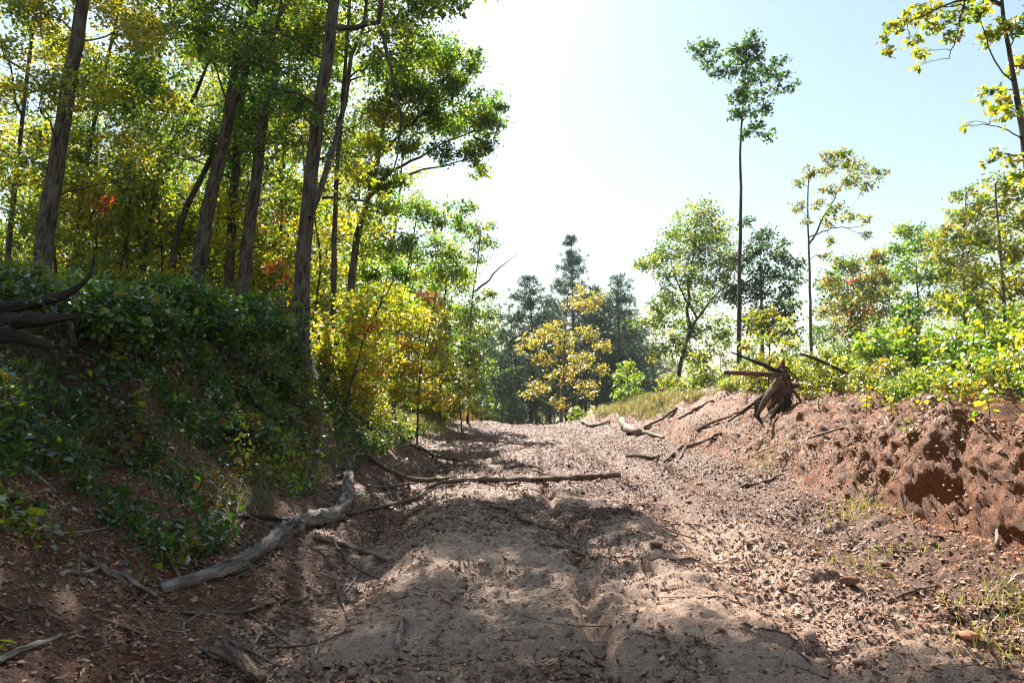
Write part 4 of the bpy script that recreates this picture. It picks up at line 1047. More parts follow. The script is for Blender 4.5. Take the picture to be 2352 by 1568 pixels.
# loose crumbs of soil, too many to count
rg = np.random.default_rng(331)
def crumbs(name, label, n, sampler, smin, smax, cols):
    x, y = sampler(rg, n); m = len(x)
    z = H(x, y)
    O = np.array([[1, 0, 0], [0, 1, 0], [-1, 0, 0], [0, -1, 0], [0, 0, 1], [0, 0, -1]], float)
    Fo = np.array([[0, 1, 4], [1, 2, 4], [2, 3, 4], [3, 0, 4], [0, 2, 5]])
    s = smin + (smax - smin) * rg.random((m, 1, 1)) ** 3
    a = rg.random(m) * 6.28; ca, sa = np.cos(a)[:, None], np.sin(a)[:, None]
    V = O[None] * (0.6 + 0.7 * rg.random((m, 6, 1))) * np.stack([np.ones(m), 0.6 + .4 * rg.random(m), 0.45 + .4 * rg.random(m)], 1)[:, None]
    V = np.stack([V[..., 0] * ca - V[..., 1] * sa, V[..., 0] * sa + V[..., 1] * ca, V[..., 2]], -1) * s
    V = V + np.stack([x, y, z], 1)[:, None] + np.array([0, 0, 0.3]) * s
    F = (np.arange(m)[:, None, None] * 6 + Fo[None]).reshape(-1, 3)
    c = np.array(cols)[rg.integers(0, len(cols), m)] * (0.7 + 0.6 * rg.random((m, 1)))
    tag(obj(name, mesh_np(name, V, [F], np.repeat(c, 6, 0)), M_STONE), label, "soil crumbs", kind="stuff")
SOILC = [(0.30, 0.15, 0.085), (0.22, 0.10, 0.055), (0.38, 0.22, 0.14), (0.15, 0.07, 0.04), (0.42, 0.27, 0.19)]
crumbs("soil_crumbs", "small crumbs of reddish soil and grit scattered over the road", 90000, samp_road(lambda x, y: 0.35 + 0.45 * sst(x, 0.8, 2.6) + 0.5 * fbm(x, y, 83, 3)), 0.005, 0.026, SOILC)
def samp_face(rg, n):
    y = 4.5 + 12 * rg.random(n); x = XR(y) - 0.35 + rg.random(n) * (WR(y) + 0.4)
    k = (x < XR(y) + 0.03) | (x > XR(y) + WR(y) * 0.75) | (WR(y) > 0.9); x, y = x[k], y[k]
    return x, y
crumbs("bank_crumbs", "orange brown crumbs of earth clinging to the cut face of the right bank", 7000, samp_face, 0.006, 0.028, [(0.36, 0.14, 0.055), (0.28, 0.115, 0.045), (0.40, 0.18, 0.08), (0.20, 0.085, 0.04)])

# stones and clods one can count
rsh = []
for i in range(8):
    V, F = rock_shape(rg, 2 if i < 3 else 1, 0.20 + 0.30 * rg.random()); rsh.append((V, F))
def rock_mesh(i, c):
    V, F = rsh[i]
    return mesh_np("stone", V, [F], np.repeat(np.array([c]), len(V), 0) * (0.85 + 0.3 * rg.random((len(V), 1))))
CL = [("clod", "small rounded clod of red brown earth lying on the right side of the road", "clod", "red brown clods on the road", (0.26, 0.12, 0.06)),
      ("stone", "flat pale tan stone chip lying on the dirt road", "stone", "tan stone chips on the road", (0.36, 0.235, 0.16)),
      ("stone", "small dark grey brown stone half sunk in the dirt road", "stone", "dark stones on the road", (0.15, 0.10, 0.075))]
meshes = [[rock_mesh((k * 3 + j) % 8, c[4]) for j in range(4)] for k, c in enumerate(CL)]
cnt = 0
while cnt < 250:
    y = math.exp(math.log(3.9) + (math.log(14) - math.log(3.9)) * rg.random())
    x = -1.2 + (XR(y) + 1.4) * rg.random() ** 0.75
    k = rg.choice(3, p=[0.5, 0.3, 0.2])
    s = 0.018 + 0.05 * rg.random() ** 2.2
    nm, lb_, ct, gp, c = CL[k]
    if k == 0 and x < 0.9: continue
    o = obj(nm, meshes[k][rg.integers(0, 4)], M_STONE)
    o.location = (x, y, float(H(x, y)) + s * 0.18); o.rotation_euler = (rg.normal() * .2, rg.normal() * .2, rg.random() * 6.28); o.scale = (s, s * (0.7 + .5 * rg.random()), s)
    zone_ = "beside the central gully" if abs(x - 0.6) < 0.55 else "in the right hand rut" if 1.6 < x < 2.5 else "on the ridge right of the gully" if x <= 1.6 and x > 0 else "on the clay left of the gully" if x <= 0 else "below the right bank"
    tag(o, ["red brown earth clod ", "flat tan stone chip ", "dark grey brown stone half sunk "][k] + zone_ + (" further up" if y > 9 else ""), ct, gp); cnt += 1
for (u, v, s, c, lb_) in ((1508, 1256, 0.075, (0.22, 0.14, 0.085), "egg shaped brown stone standing in the rut beyond the pale ridge"), (1950, 1345, 0.09, (0.24, 0.13, 0.08), "flat slab of brown stone in the middle of the right hand rut"), (2228, 1470, 0.07, (0.50, 0.22, 0.12), "orange stone by the grass at the foot of the right bank"),
                          (1860, 1470, 0.07, (0.40, 0.27, 0.19), "large pale clay block at the edge of the tree shadow"), (1690, 1290, 0.07, (0.5, 0.37, 0.3), "pale pink stone chip right of the ridge"), (410, 1212, 0.09, (0.20, 0.13, 0.10), "flat brown rock on the shaded bank above the big log")):
    p = G(u, v)[0]
    V, F = rock_shape(rg, 2, 0.5)
    o = obj("stone", mesh_np("stone", V, [F], np.repeat(np.array([c]), len(V), 0)), M_STONE)
    o.location = p + np.array([0, 0, s * 0.3]); o.scale = (s, s, s); o.rotation_euler.z = rg.random() * 6
    tag(o, lb_, "stone")

# ------------------------------------------------------------------ logs, branches and sticks
def ground_path(px, lift=0.0, smooth=1, dense=4):
    px = np.array(px, float)
    p = G(px[:, 0], px[:, 1])
    p = resample(p, max(14, len(px) * dense))
    for _ in range(smooth * 3):
        p[1:-1] = .25 * p[:-2] + .5 * p[1:-1] + .25 * p[2:]
    return p

def log(name, label, cat, px, wpx, mat, group=None, S=10, rough=0.09, sub=(), lift=0.7, smooth=1, seed=1, groove=0.25, dense=4):
    """a branch lying on the ground, laid along a pixel line; wpx = width in photo pixels at both ends or along it"""
    rg = np.random.default_rng(seed)
    p = ground_path(px, smooth=smooth, dense=dense); K = len(p)
    w = np.interp(np.linspace(0, 1, K), np.linspace(0, 1, len(wpx)), wpx) / FP * np.linalg.norm(p - np.array([0, 0, CAM_Z]), axis=1) * 0.5
    p[:, 2] = np.maximum(p[:, 2], H(p[:, 0], p[:, 1])) + w * lift
    b = p[0].copy(); q = p - b
    q[1:-1] += rg.normal(size=(K - 2, 3)) * w[1:-1, None] * 0.12
    V, F, g = tubes(q, w, S, rg, rough, cap=True, groove=groove)
    t = thing(name, label, cat, b, group)
    obj("stem", mesh_np("stem", V, F, vec=g + seed, smooth=True), mat, t)
    for s in sub:                    # side branches: pixel lines, widths
        ps = ground_path(s[0], smooth=1); Ks = len(ps)
        ws = np.interp(np.linspace(0, 1, Ks), [0, 1], s[1]) / FP * np.linalg.norm(ps - np.array([0, 0, CAM_Z]), axis=1) * 0.5
        ps[:, 2] = np.maximum(ps[:, 2], H(ps[:, 0], ps[:, 1])) + ws * 0.8 + (s[2] * np.sin(np.linspace(0, math.pi, Ks)) if len(s) > 2 else 0)
        V, F, g = tubes(ps - b, ws, 6, rg, rough, cap=True)
        obj("side_branch", mesh_np("side_branch", V, F, vec=g + seed, smooth=True), mat, t)
    return t

log("fallen_log", "big weathered grey log bending up the foot of the left bank", "log",
    [(372, 1358), (430, 1345), (500, 1325), (570, 1297), (635, 1252), (690, 1212), (725, 1205), (765, 1205), (788, 1178), (798, 1140), (797, 1095), (800, 1065), (808, 1045)], (20, 31, 33, 33, 32, 30, 25, 22, 20, 17, 14, 9), M_LOG, S=22, rough=0.05, seed=3, groove=0.5, dense=10, lift=0.55,
    sub=[([(686, 1224), (706, 1200), (718, 1184)], (20, 13)), ([(800, 1075), (830, 1040), (855, 1018)], (6, 3), 0.05), ([(806, 1048), (790, 1030), (800, 1010)], (5, 2), 0.05), ([(640, 1252), (600, 1300), (540, 1330)], (5, 3)), ([(500, 1330), (470, 1312), (440, 1300)], (8, 4)), ([(805, 1055), (830, 1050), (850, 1052)], (9, 5), 0.03)])
log("fallen_branch", "long brown branch lying straight across the road", "branch",
    [(1425, 1099), (1330, 1102), (1230, 1108), (1120, 1106), (1040, 1108), (985, 1122), (962, 1145), (905, 1163), (850, 1172), (790, 1186)], (10, 13, 12, 11, 10, 8, 8, 8, 7, 4), M_STICK, seed=4, dense=7, groove=0.35,
    sub=[([(1045, 1106), (985, 1112), (935, 1112), (915, 1098), (880, 1080), (835, 1042)], (14, 8)), ([(940, 1113), (890, 1122), (845, 1126)], (8, 5)), ([(1330, 1100), (1380, 1092), (1420, 1086)], (6, 3)), ([(950, 1150), (1000, 1130), (1040, 1120), (1070, 1119)], (5, 3), 0.05)])
log("fallen_branch", "thin dark branch running down the left bank toward the road beyond the long branch", "branch", [(900, 990), (950, 1025), (1000, 1050), (1060, 1063), (1100, 1060), (1115, 1075), (1125, 1085)], (9, 9, 8, 6, 4), M_STICK, seed=5, sub=[([(1000, 1050), (990, 1080), (1005, 1100)], (4, 2))])
log("fallen_branch", "slim branch slanting over the sunlit clay into the gully", "branch", [(1122, 1170), (1165, 1172), (1195, 1195), (1240, 1212), (1282, 1222), (1292, 1232)], (5, 8, 9, 8, 5), M_STICK, seed=6)
log("fallen_branch", "thin curved root stick crossing the gully below the slim branch", "branch", [(1240, 1252), (1290, 1258), (1330, 1275), (1370, 1288), (1420, 1290)], (5, 7, 8, 4), M_STICK, seed=7)
log("fallen_branch", "short kinked stick with an upturned end on the far right of the road", "branch", [(1440, 1048), (1475, 1050), (1505, 1058), (1512, 1045)], (8, 8, 7, 4), M_STICK, seed=8)
log("fallen_branch", "cut stub of a thick branch poking into the foot of the picture among white twigs", "branch", [(492, 1508), (530, 1535), (570, 1562), (600, 1585)], (24, 26, 26, 24), M_STICK, seed=9, lift=1.3)
log("fallen_branch", "pale short broken stick lying upright-looking on the shaded clay", "branch", [(926, 1432), (918, 1462), (912, 1492)], (14, 15, 11), M_DEAD, seed=10, sub=[([(934, 1428), (930, 1462)], (6, 4))])
log("fallen_branch", "bluish weathered stick curling down the left bank behind the big log", "branch", [(500, 1150), (492, 1185), (468, 1210), (455, 1235), (462, 1262)], (10, 14, 14, 9, 5), M_DEAD, seed=11)
log("fallen_branch", "dark horizontal stick between the bluish stick and the big log", "branch", [(520, 1190), (580, 1192), (640, 1200), (680, 1212)], (7, 10, 12, 12), M_ROT, seed=12)
log("fallen_branch", "dark curved stick lying in the shaded red soil at the foot of the left bank", "branch", [(-30, 1535), (20, 1512), (70, 1495), (120, 1478), (150, 1462)], (14, 13, 10, 6), M_DEAD, seed=13)
log("fallen_branch", "long thin vine like branch below the big log's split end", "branch", [(370, 1405), (430, 1415), (520, 1415), (600, 1400), (690, 1385), (760, 1365)], (7, 8, 7, 5, 3), M_STICK, seed=14, sub=[([(480, 1415), (540, 1398), (580, 1375)], (4, 3))])
log("fallen_branch", "dark forked branch lying in the left rut below the big log's bend", "branch", [(720, 1240), (780, 1252), (830, 1268), (870, 1285), (885, 1290)], (7, 9, 10, 8), M_STICK, seed=15, sub=[([(760, 1245), (790, 1290), (830, 1320), (870, 1335)], (7, 5))])
log("fallen_branch", "forked white twig resting on the shaded clay", "branch", [(820, 1320), (812, 1345), (795, 1358), (782, 1372)], (4, 5, 4, 3), M_DEAD, seed=16)
log("fallen_branch", "grey branch lying along the left bank low in the deep shade", "branch", [(180, 1275), (220, 1300), (260, 1330), (290, 1352)], (9, 10, 9, 6), M_STICK, seed=17)
log("fallen_branch", "dark rotten pole on the left bank grass", "branch", [(5, 1150), (50, 1165), (100, 1178)], (10, 12, 10), M_ROT, seed=18)
log("fallen_branch", "twisting grey dead branch under the weeds at the left", "branch", [(10, 1060), (60, 1085), (90, 1105), (130, 1135)], (8, 12, 9, 4), M_DEAD, seed=19)
log("driftwood_log", "short pale chunk of log with a broken top lying at the right road edge", "log", [(1428, 975), (1436, 990), (1452, 1000), (1472, 1000)], (16, 20, 20, 14), M_DEAD, seed=20, sub=[([(1470, 1000), (1500, 1002), (1525, 1010)], (12, 5)), ([(1480, 985), (1520, 970), (1545, 955), (1555, 940)], (8, 6), 0.05)], lift=0.9)
log("fallen_branch", "pale curved branch lying at the road crest's right edge", "branch", [(1338, 972), (1352, 982), (1380, 980), (1400, 968)], (8, 9, 7, 4), M_DEAD, seed=21)
log("fallen_branch", "bent root like stick zigzagging over the right verge", "branch", [(1525, 1065), (1545, 1050), (1562, 1030), (1590, 1028), (1625, 1018), (1660, 1000)], (5, 7, 8, 6, 5), M_STICK, seed=22, sub=[([(1575, 1030), (1565, 1050), (1555, 1062)], (6, 4))])
log("fallen_branch", "thin pale twig arc on the sunlit right side of the road", "branch", [(1520, 1205), (1560, 1206), (1610, 1210), (1650, 1228)], (3, 4, 4, 3), M_STICK, seed=23, sub=[([(1590, 1208), (1615, 1230), (1635, 1242)], (4, 3))])
log("mossy_log", "pale log with moss half buried in leaves on the right bank top", "log", [(2225, 902), (2260, 885), (2300, 872), (2352, 865), (2400, 862)], (14, 22, 26, 30, 30), M_MOSSLOG, seed=24, S=12)
log("fallen_branch", "upright white twig leaning at the foot of the cut bank", "branch", [(2290, 1262), (2293, 1240), (2296, 1215)], (6, 7, 5), M_DEAD, seed=25, lift=1.5)

for i, (px, w, m_, lb_) in enumerate((
        ([(458, 1492), (480, 1508), (505, 1525)], (6, 6, 4), M_DEAD, "white twig touching the cut stub at the foot of the picture"),
        ([(470, 1455), (520, 1470), (580, 1500), (640, 1535), (700, 1560)], (4, 5, 5, 4), M_DEAD, "long pale twig slanting past the cut stub"),
        ([(560, 1410), (600, 1432), (640, 1470), (700, 1500), (715, 1540)], (4, 5, 5, 4), M_STICK, "thin brown twig bending twice on the shaded clay"),
        ([(600, 1462), (580, 1490), (555, 1508)], (7, 7, 4), M_DEAD, "short forked pale stick beside the bent brown twig"),
        ([(225, 1430), (270, 1440), (330, 1462)], (6, 7, 4), M_STICK, "dark stick on the red soil left of the vine like branch"),
        ([(140, 1330), (200, 1322), (240, 1300)], (8, 9, 5), M_DEAD, "grey stick lying at the foot of the shaded bank grass"),
        ([(385, 1265), (395, 1300), (415, 1345)], (8, 10, 6), M_STICK, "dark stub leaning on the split end of the big log"),
        ([(250, 1315), (300, 1345), (360, 1372)], (7, 9, 5), M_DEAD, "greyish stick just left of the big log's split end"),
        ([(770, 1345), (785, 1385), (800, 1430)], (4, 5, 3), M_STICK, "thin twig running down the left rut"),
        ([(690, 1560), (720, 1520), (735, 1470)], (5, 5, 3), M_DEAD, "pale twig pointing up the road at the foot of the picture"),
        ([(860, 1095), (890, 1125), (905, 1160)], (4, 5, 3), M_STICK, "small twig under the long crossing branch"),
        ([(1180, 1085), (1240, 1090), (1300, 1100)], (4, 5, 3), M_STICK, "thin stick parallel to the long crossing branch"),
        ([(1560, 965), (1600, 945), (1640, 925)], (7, 8, 5), M_STICK, "brown stick on the verge below the grassy mound"),
        ([(1600, 990), (1640, 972), (1690, 955), (1740, 940)], (6, 7, 6, 4), M_STICK, "long brown stick leading from the stump toward the road"),
        ([(1850, 1010), (1890, 1000), (1950, 985)], (5, 6, 4), M_DEAD, "pale stick on the slope right of the stump"),
        ([(1700, 1120), (1760, 1110), (1800, 1090)], (5, 6, 4), M_STICK, "curved stick on the rubble below the stump"),
        ([(1480, 1290), (1540, 1285), (1600, 1292), (1640, 1310)], (4, 5, 4, 3), M_STICK, "thin brown stick lying over the pale ridge"),
        ([(2040, 1385), (2090, 1365), (2150, 1350)], (6, 7, 4), M_STICK, "dark stick among the clods below the cut face"),
        ([(1700, 1440), (1760, 1455), (1830, 1480)], (4, 5, 3), M_STICK, "thin brown twig at the edge of the tree shadow"))):
    log("fallen_twig", lb_, "twig", px, w, m_, "thin branches lying about", S=6, seed=700 + i)
# countless small sticks, each its own
SG = [("brown twig lying loose on the dirt road", "twigs on the road"), ("grey weathered twig on the shaded foot of the left bank", "twigs at the left bank"), ("brown twig lying on the rubble below the right bank", "twigs at the right bank")]
rg = np.random.default_rng(401)
for k in range(240):
    z = k % 3
    y = math.exp(math.log(3.9) + (math.log(21) - math.log(3.9)) * rg.random())
    x = {0: lambda: XL(y) + 0.6 + (XR(y) - XL(y) - 1.2) * rg.random(), 1: lambda: XL(y) + 0.9 - 1.8 * rg.random(), 2: lambda: XR(y) - 1.0 + 1.6 * rg.random()}[z]()
    L = 0.15 + 0.75 * rg.random() ** 1.5; a = rg.random() * 3.14
    n = 7; s = np.linspace(-0.5, 0.5, n)
    bend = rg.normal() * 0.25
    dx = np.cos(a + bend * s * 3) * s * L; dy = np.sin(a + bend * s * 3) * s * L
    r = 0.0035 + 0.007 * rg.random() ** 2
    px_, py_ = x + dx + rg.normal(size=n) * .008, y + dy + rg.normal(size=n) * .008
    zz = H(px_, py_); zz = np.maximum(zz, np.linspace(zz[0], zz[-1], n)) + r
    pth = np.stack([px_, py_, zz], 1); b = pth[0].copy()
    V, F, g = tubes(pth - b, np.linspace(r, r * .45, n), 5, rg, 0.1, cap=True)
    o = obj("twig", mesh_np("twig", V, F, vec=g + k, smooth=True), (M_STICK, M_DEAD, M_ROOT)[z] if rg.random() < .7 else M_STICK, None, b)
    wh = "" if z == 1 and y > 30 else (" near the split end of the big log" if (z == 1 and y < 7) else " near the bend of the big log" if (z == 1 and y < 12) else " beyond the long crossing branch" if y > 10.5 else " short of the long crossing branch" if y > 7 else " on the near stretch of the road" if z == 0 else " below the steep cut face" if z == 2 else "")
    tag(o, ["loose brown twig on the road", "grey weathered twig on the left bank foot", "brown twig on the rubble of the right bank"][z] + wh, "twig", SG[z][1])

# ------------------------------------------------------------------ uprooted stump on the right bank
def free_tube(name, pts, r, mat, parent, base, rg, S=7, rough=0.12, K=12):
    q = resample(np.array(pts), K) - base
    V, F, g = tubes(q, np.interp(np.linspace(0, 1, K), np.linspace(0, 1, len(r)), r), S, rg, rough, cap=True)
    return obj(name, mesh_np(name, V, F, vec=g, smooth=True), mat, parent)
Ys = 13.6
rg = np.random.default_rng(421)
sb = P(1785, 925, Ys); sb[2] = float(H(sb[0], sb[1])) - 0.02
stump = thing("uprooted_stump", "dark uprooted tree stump with spiky roots on the right bank edge", "stump", sb)
V, F, g = tubes(resample(np.array([P(1782, 950, Ys), P(1795, 905, Ys), P(1800, 870, Ys), P(1800, 838, Ys)]), 9) - sb, np.array([.15, .20, .20, .17, .15, .13, .11, .07, .02]), 18, rg, 0.22, cap=True, groove=0.7)
obj("root_plate", mesh_np("root_plate", V, F, vec=g, smooth=True), M_STUMP, stump)
for pts, r in (([P(1800, 868, Ys), P(1765, 905, Ys - .3), P(1735, 955, Ys - .6)], (.10, .08, .05)), ([P(1742, 925, Ys - .4), P(1738, 955, Ys - .6), P(1750, 972, Ys - .7)], (.07, .06, .02)),
               ([P(1800, 862, Ys), P(1740, 858, Ys - .2), P(1664, 855, Ys - .3)], (.06, .05, .045)), ([P(1800, 860, Ys), P(1755, 838, Ys + .1), P(1678, 808, Ys + .3)], (.05, .035, .015)),
               ([P(1815, 882, Ys), P(1845, 888, Ys - .2), P(1880, 890, Ys - .3), P(1908, 884, Ys - .2)], (.06, .05, .045, .02)), ([P(1800, 880, Ys), P(1830, 905, Ys - .3), P(1842, 930, Ys - .4)], (.06, .04, .015)),
               ([P(1790, 850, Ys), P(1798, 835, Ys), P(1801, 822, Ys)], (.07, .05, .012)), ([P(1790, 930, Ys - .2), P(1775, 945, Ys - .5), P(1770, 975, Ys - .6)], (.05, .035, .01)),
               ([P(1760, 905, Ys - .3), P(1720, 935, Ys - .5), P(1672, 968, Ys - .7)], (.035, .03, .015)), ([P(1810, 905, Ys - .2), P(1815, 935, Ys - .4), P(1808, 960, Ys - .5)], (.05, .03, .01))):
    free_tube("root", pts, r, M_ROT if rg.random() < .35 else M_STUMP, stump, sb, rg)
for k in range(26):      # torn fine roots and splinters
    a0 = P(1797 + rg.normal() * 8, 840 + 90 * rg.random(), Ys - 0.08); dv = np.array([rg.normal() * 0.30 - 0.05, -0.12 - 0.25 * rg.random(), -0.10 - 0.45 * rg.random()])
    L_ = 0.5 + 0.7 * rg.random()
    free_tube("root", [a0, a0 + dv * 0.5 * L_ + rg.normal(size=3) * 0.05, a0 + dv * L_ + np.array([0, 0, -0.12 * L_])], (.018, .012, .003), M_ROOT if k % 3 else M_ROT, stump, sb, rg, 5, 0.15, 8)
# pole lying up through the shrubs
b = P(1845, 815, 13.0)
pole = thing("leaning_pole", "thin dark dead stem slanting through the shrubs right of the stump", "branch", b)
free_tube("stem", [P(1838, 812, 13), P(1880, 825, 12.8), P(1930, 850, 12.4), P(1975, 872, 12.0)], (.022, .028, .03, .03), M_ROT, pole, b, rg)

# roots showing in the cut faces
rg = np.random.default_rng(431)
for k in range(90):
    right = k < 66
    y = (4.8 + 11 * rg.random()) if right else (4.5 + 8 * rg.random())
    w = WR(y) if right else WL(y)
    f = 0.25 + 0.7 * rg.random()
    x = XR(y) + w * f if right else XL(y) - w * f
    L = 0.10 + 0.35 * rg.random(); n = 7
    sg = -1 if right else 1
    s = np.linspace(0, 1, n)
    px_ = x + sg * s * w * 0.35 * rg.random(); py_ = y + s * L * rg.normal() * 0.7 + rg.normal(size=n) * 0.012
    zz = H(px_, py_) + 0.012 + 0.03 * np.sin(s * math.pi)
    r = 0.0035 + 0.008 * rg.random() ** 2
    V, F, g = tubes(np.stack([px_, py_, zz], 1), np.linspace(r, r * .35, n), 5, rg, 0.1)
    obj("root", mesh_np("root", V, F, vec=g + k, smooth=True), M_ROOT if rg.random() < .6 else M_DEAD, BANK_R if right else BANK_L)

# ------------------------------------------------------------------ fallen dead trunks on the left bank shoulder
Yd = 6.9
rg = np.random.default_rng(441)
b = P(60, 760, Yd); b[2] = float(H(b[0], b[1]))
ft = thing("dead_log", "dead fallen trunk on the left bank curving up to a bare point", "log", b)
free_tube("stem", [P(-160, 745, Yd), P(-40, 716, Yd), P(60, 700, Yd), P(120, 688, Yd), P(165, 672, Yd), P(196, 648, Yd), P(212, 625, Yd), P(218, 600, Yd)], (.075, .072, .068, .062, .058, .048, .028, .008), M_ROT, ft, b, rg, 12, 0.06, 26)
free_tube("twig", [P(206, 632, Yd), P(214, 605, Yd), P(216, 560, Yd)], (.02, .01, .004), M_ROT, ft, b, rg, 5)
b = P(60, 800, Yd - .3); b[2] = float(H(b[0], b[1]))
ft = thing("rotten_trunk", "thick black rotten trunk lying under the curved dead trunk", "log", b)
free_tube("stem", [P(-160, 750, Yd - .2), P(-20, 742, Yd - .2), P(80, 736, Yd - .2), P(150, 730, Yd - .2), P(185, 726, Yd - .2)], (.10, .10, .09, .07, .02), M_ROT, ft, b, rg, 12, 0.2, 24)
free_tube("prop", [P(158, 738, Yd - .2), P(164, 765, Yd - .25), P(170, 800, Yd - .3)], (.032, .03, .028), M_ROT, ft, b, rg, 8)
b = P(40, 830, Yd - .6); b[2] = float(H(b[0], b[1]))
ft = thing("rotten_trunk", "lower dark log sloping into the weeds beneath the rotten trunk", "log", b)
free_tube("stem", [P(-150, 765, Yd - .55), P(0, 768, Yd - .55), P(60, 778, Yd - .55), P(118, 796, Yd - .55)], (.085, .08, .075, .04), M_ROT, ft, b, rg, 12, 0.16, 18)
b = P(600, 720, 11); b[2] = float(H(b[0], b[1]))
ft = thing("dead_branch", "arched dead branch on the bank top left of the lone oak", "branch", b)
free_tube("stem", [P(520, 738, 11), P(540, 720, 11), P(570, 714, 11), P(605, 718, 11)], (.045, .05, .04, .02), M_ROT, ft, b, rg, 8, 0.12, 14)

# ------------------------------------------------------------------ plants whose leaves can be told apart
def big_leaf(name, L, W, lobes, col, fold=0.12, arch=0.35):
    n = 9; s = np.linspace(0, 1, n)
    w = W * np.sin(np.pi * np.clip(s, 0.02, 1) ** 0.85) ** 0.75
    if lobes: w = w * (1 + 0.45 * np.sin(s * np.pi * 2 * 2.5))
    w[-1] = 0
    z = -arch * L * s ** 2 + 0.12 * L * s
    V = np.concatenate([np.stack([s * L, w, z + fold * w], 1), np.stack([s * L, 0 * s, z], 1), np.stack([s * L, -w, z + fold * w], 1)])
    i = np.arange(n - 1)
    F = np.concatenate([np.stack([i, i + n, i + n + 1, i + 1], 1), np.stack([i + n, i + 2 * n, i + 2 * n + 1, i + n + 1], 1)])
    return mesh_np(name, V, [F], np.repeat(np.array([col]), len(V), 0) * np.concatenate([np.ones(n), np.full(n, 1.25), np.ones(n)])[:, None], smooth=True)

def leafy_plant(name, label, pos, h, nl, lm, seed, group=None, lean=0.15, stem_r=0.006, spread=70):
    rg = np.random.default_rng(seed)
    t = thing(name, label, "plant", pos, group)
    a0 = rg.random() * 6.28
    st = resample(np.array([[0, 0, -0.03], [math.cos(a0) * lean * h * .3, math.sin(a0) * lean * h * .3, h * .5], [math.cos(a0) * lean * h, math.sin(a0) * lean * h, h]]), 8)
    V, F, g = tubes(st, np.linspace(stem_r, stem_r * .4, 8), 5)
    obj("stem", mesh_np("stem", V, F, vec=g, smooth=True), M_STEM, t)
    for k in range(nl):
        f = 0.3 + 0.7 * (k + 1) / nl
        p = np.array([np.interp(f, np.linspace(0, 1, 8), st[:, i]) for i in range(3)])
        o = obj("leaf", lm[rg.integers(0, len(lm))], M_LEAFN, t, p)
        s = (0.75 + 0.45 * rg.random()) * (1.1 - 0.35 * f)
        o.rotation_euler = (rg.normal() * .3, rad(-10 + spread * 0.5 * (rg.random() - .3)), k * 2.4 + rg.random() * .6); o.scale = (s, s, s)
    return t
M_STEM = bark_material("green_stem", (0.05, 0.07, 0.02), (0.10, 0.12, 0.04), (0.09, 0.08, 0.03), 20)
LM = {'dark': [big_leaf("leaf", 0.15, 0.032, False, (0.030, 0.085, 0.022)), big_leaf("leaf", 0.13, 0.036, False, (0.045, 0.115, 0.025))],
      'lime': [big_leaf("leaf", 0.13, 0.045, True, (0.13, 0.17, 0.02)), big_leaf("leaf", 0.12, 0.05, True, (0.20, 0.20, 0.025))],
      'oak': [big_leaf("leaf", 0.14, 0.042, True, (0.10, 0.16, 0.02)), big_leaf("leaf", 0.13, 0.036, True, (0.19, 0.20, 0.025))]}
k = 0
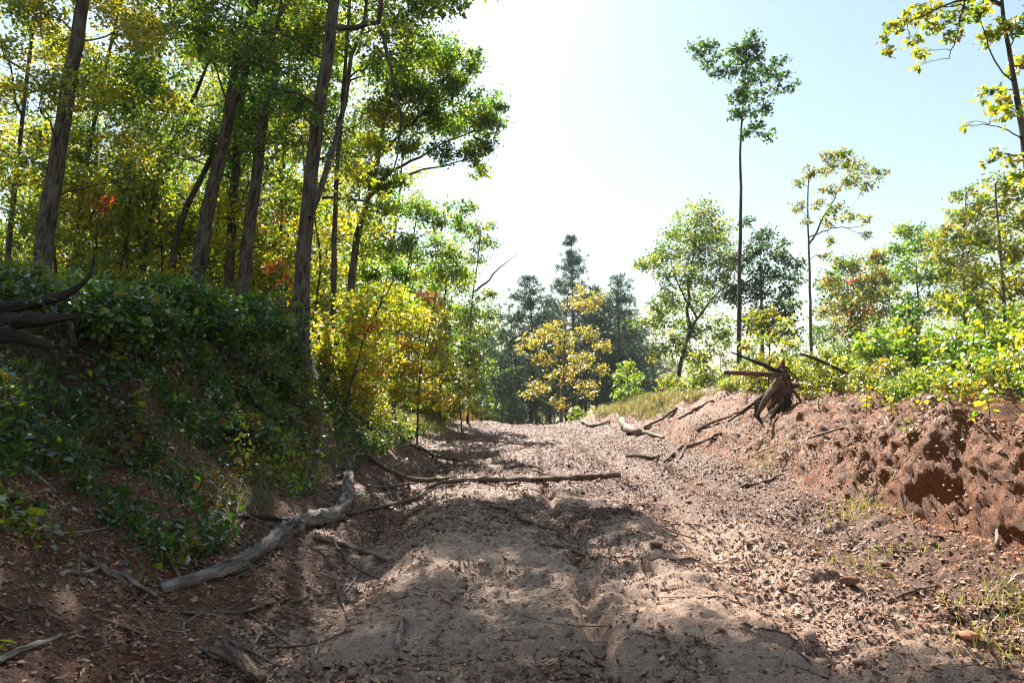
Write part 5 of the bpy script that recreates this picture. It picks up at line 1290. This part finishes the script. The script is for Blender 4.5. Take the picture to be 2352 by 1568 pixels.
for (u, v, h, n, kind, lb_) in ((195, 1000, 0.55, 14, 'dark', None), (210, 950, 0.5, 12, 'dark', None), (305, 1020, 0.6, 12, 'lime', None), (430, 1000, 0.4, 10, 'dark', None), (690, 985, 0.55, 13, 'dark', None), (250, 1055, 0.4, 10, 'dark', None),
                                (60, 980, 0.5, 12, 'dark', None), (120, 900, 0.5, 12, 'dark', None), (660, 930, 0.5, 12, 'dark', None), (470, 860, 0.45, 12, 'lime', None), (400, 850, 0.4, 10, 'lime', None), (260, 880, 0.5, 12, 'lime', None),
                                (320, 830, 0.45, 12, 'lime', None), (30, 1080, 0.4, 10, 'dark', None), (150, 1090, 0.4, 10, 'dark', None), (560, 900, 0.4, 10, 'dark', None), (700, 1060, 0.4, 11, 'lime', None), (350, 1090, 0.35, 10, 'dark', None)):
    p = G(u, v)[0]
    leafy_plant("bank_weed", "dark leaved weed with long narrow leaves on the shaded left bank" if kind == 'dark' else "lime green lobed leaf seedling on the shaded left bank", p, h, n, LM[kind], 500 + k, "dark weeds on the left bank" if kind == 'dark' else "lime seedlings on the left bank"); k += 1
for (u, v, h, n, kind, lb_) in ((2275, 962, 0.28, 14, 'oak', "oak seedling with broad bright leaves on the lip of the cut bank"), (2085, 1012, 0.22, 11, 'oak', "small oak seedling growing out of the middle of the right bank slope"), (2050, 958, 0.24, 9, 'lime', "seedling with upright yellow leaves above the small oak seedling"),
                                (1990, 950, 0.25, 9, 'lime', "lime seedling on the slope right of the stump"), (2190, 880, 0.45, 12, 'oak', "broad leaved sapling sprouting left of the mossy log"), (2340, 830, 0.6, 14, 'oak', "leafy oak sapling rising behind the mossy log"), (1880, 940, 0.3, 10, 'lime', "lime sprout at the foot of the stump's right root")):
    p = G(u, v)[0]
    leafy_plant("oak_seedling" if kind == 'oak' else "seedling", lb_, p, h, n, LM[kind], 500 + k); k += 1
p = P(30, 735, 7.4)
b = np.array([p[0] - 0.25, 7.4, float(H(p[0] - 0.25, 7.4))])
leafy_plant("bank_weed", "bright green plant with glossy blades against the black rotten trunk", b, max(0.5, p[2] - b[2]), 16, [big_leaf("leaf", 0.24, 0.045, False, (0.05, 0.15, 0.03))], 560)
# ------------------------------------------------------------------ thin autumn haze in the air
hx, hy0, hy1, hz0, hz1 = 760.0, -320.0, 1560.0, -8.0, 26.0
hv = [(x, y, z) for z in (hz0, hz1) for y in (hy0, hy1) for x in (-hx, hx)]
hm = bpy.data.meshes.new("haze"); hm.from_pydata(hv, [], [(0, 2, 3, 1), (4, 5, 7, 6), (0, 1, 5, 4), (2, 6, 7, 3), (0, 4, 6, 2), (1, 3, 7, 5)])
mh, n, l, out = new_mat("haze_air")
pv = n.new("ShaderNodeVolumePrincipled"); pv.inputs["Color"].default_value = (0.85, 0.93, 1.0, 1); pv.inputs["Density"].default_value = 0.0005; pv.inputs["Anisotropy"].default_value = 0.3
l.new(pv.outputs[0], out.inputs["Volume"])
mh.cycles.homogeneous_volume = True
tag(obj("haze", hm, mh), "thin bluish haze hanging in the air over the woods", "haze", kind="stuff")
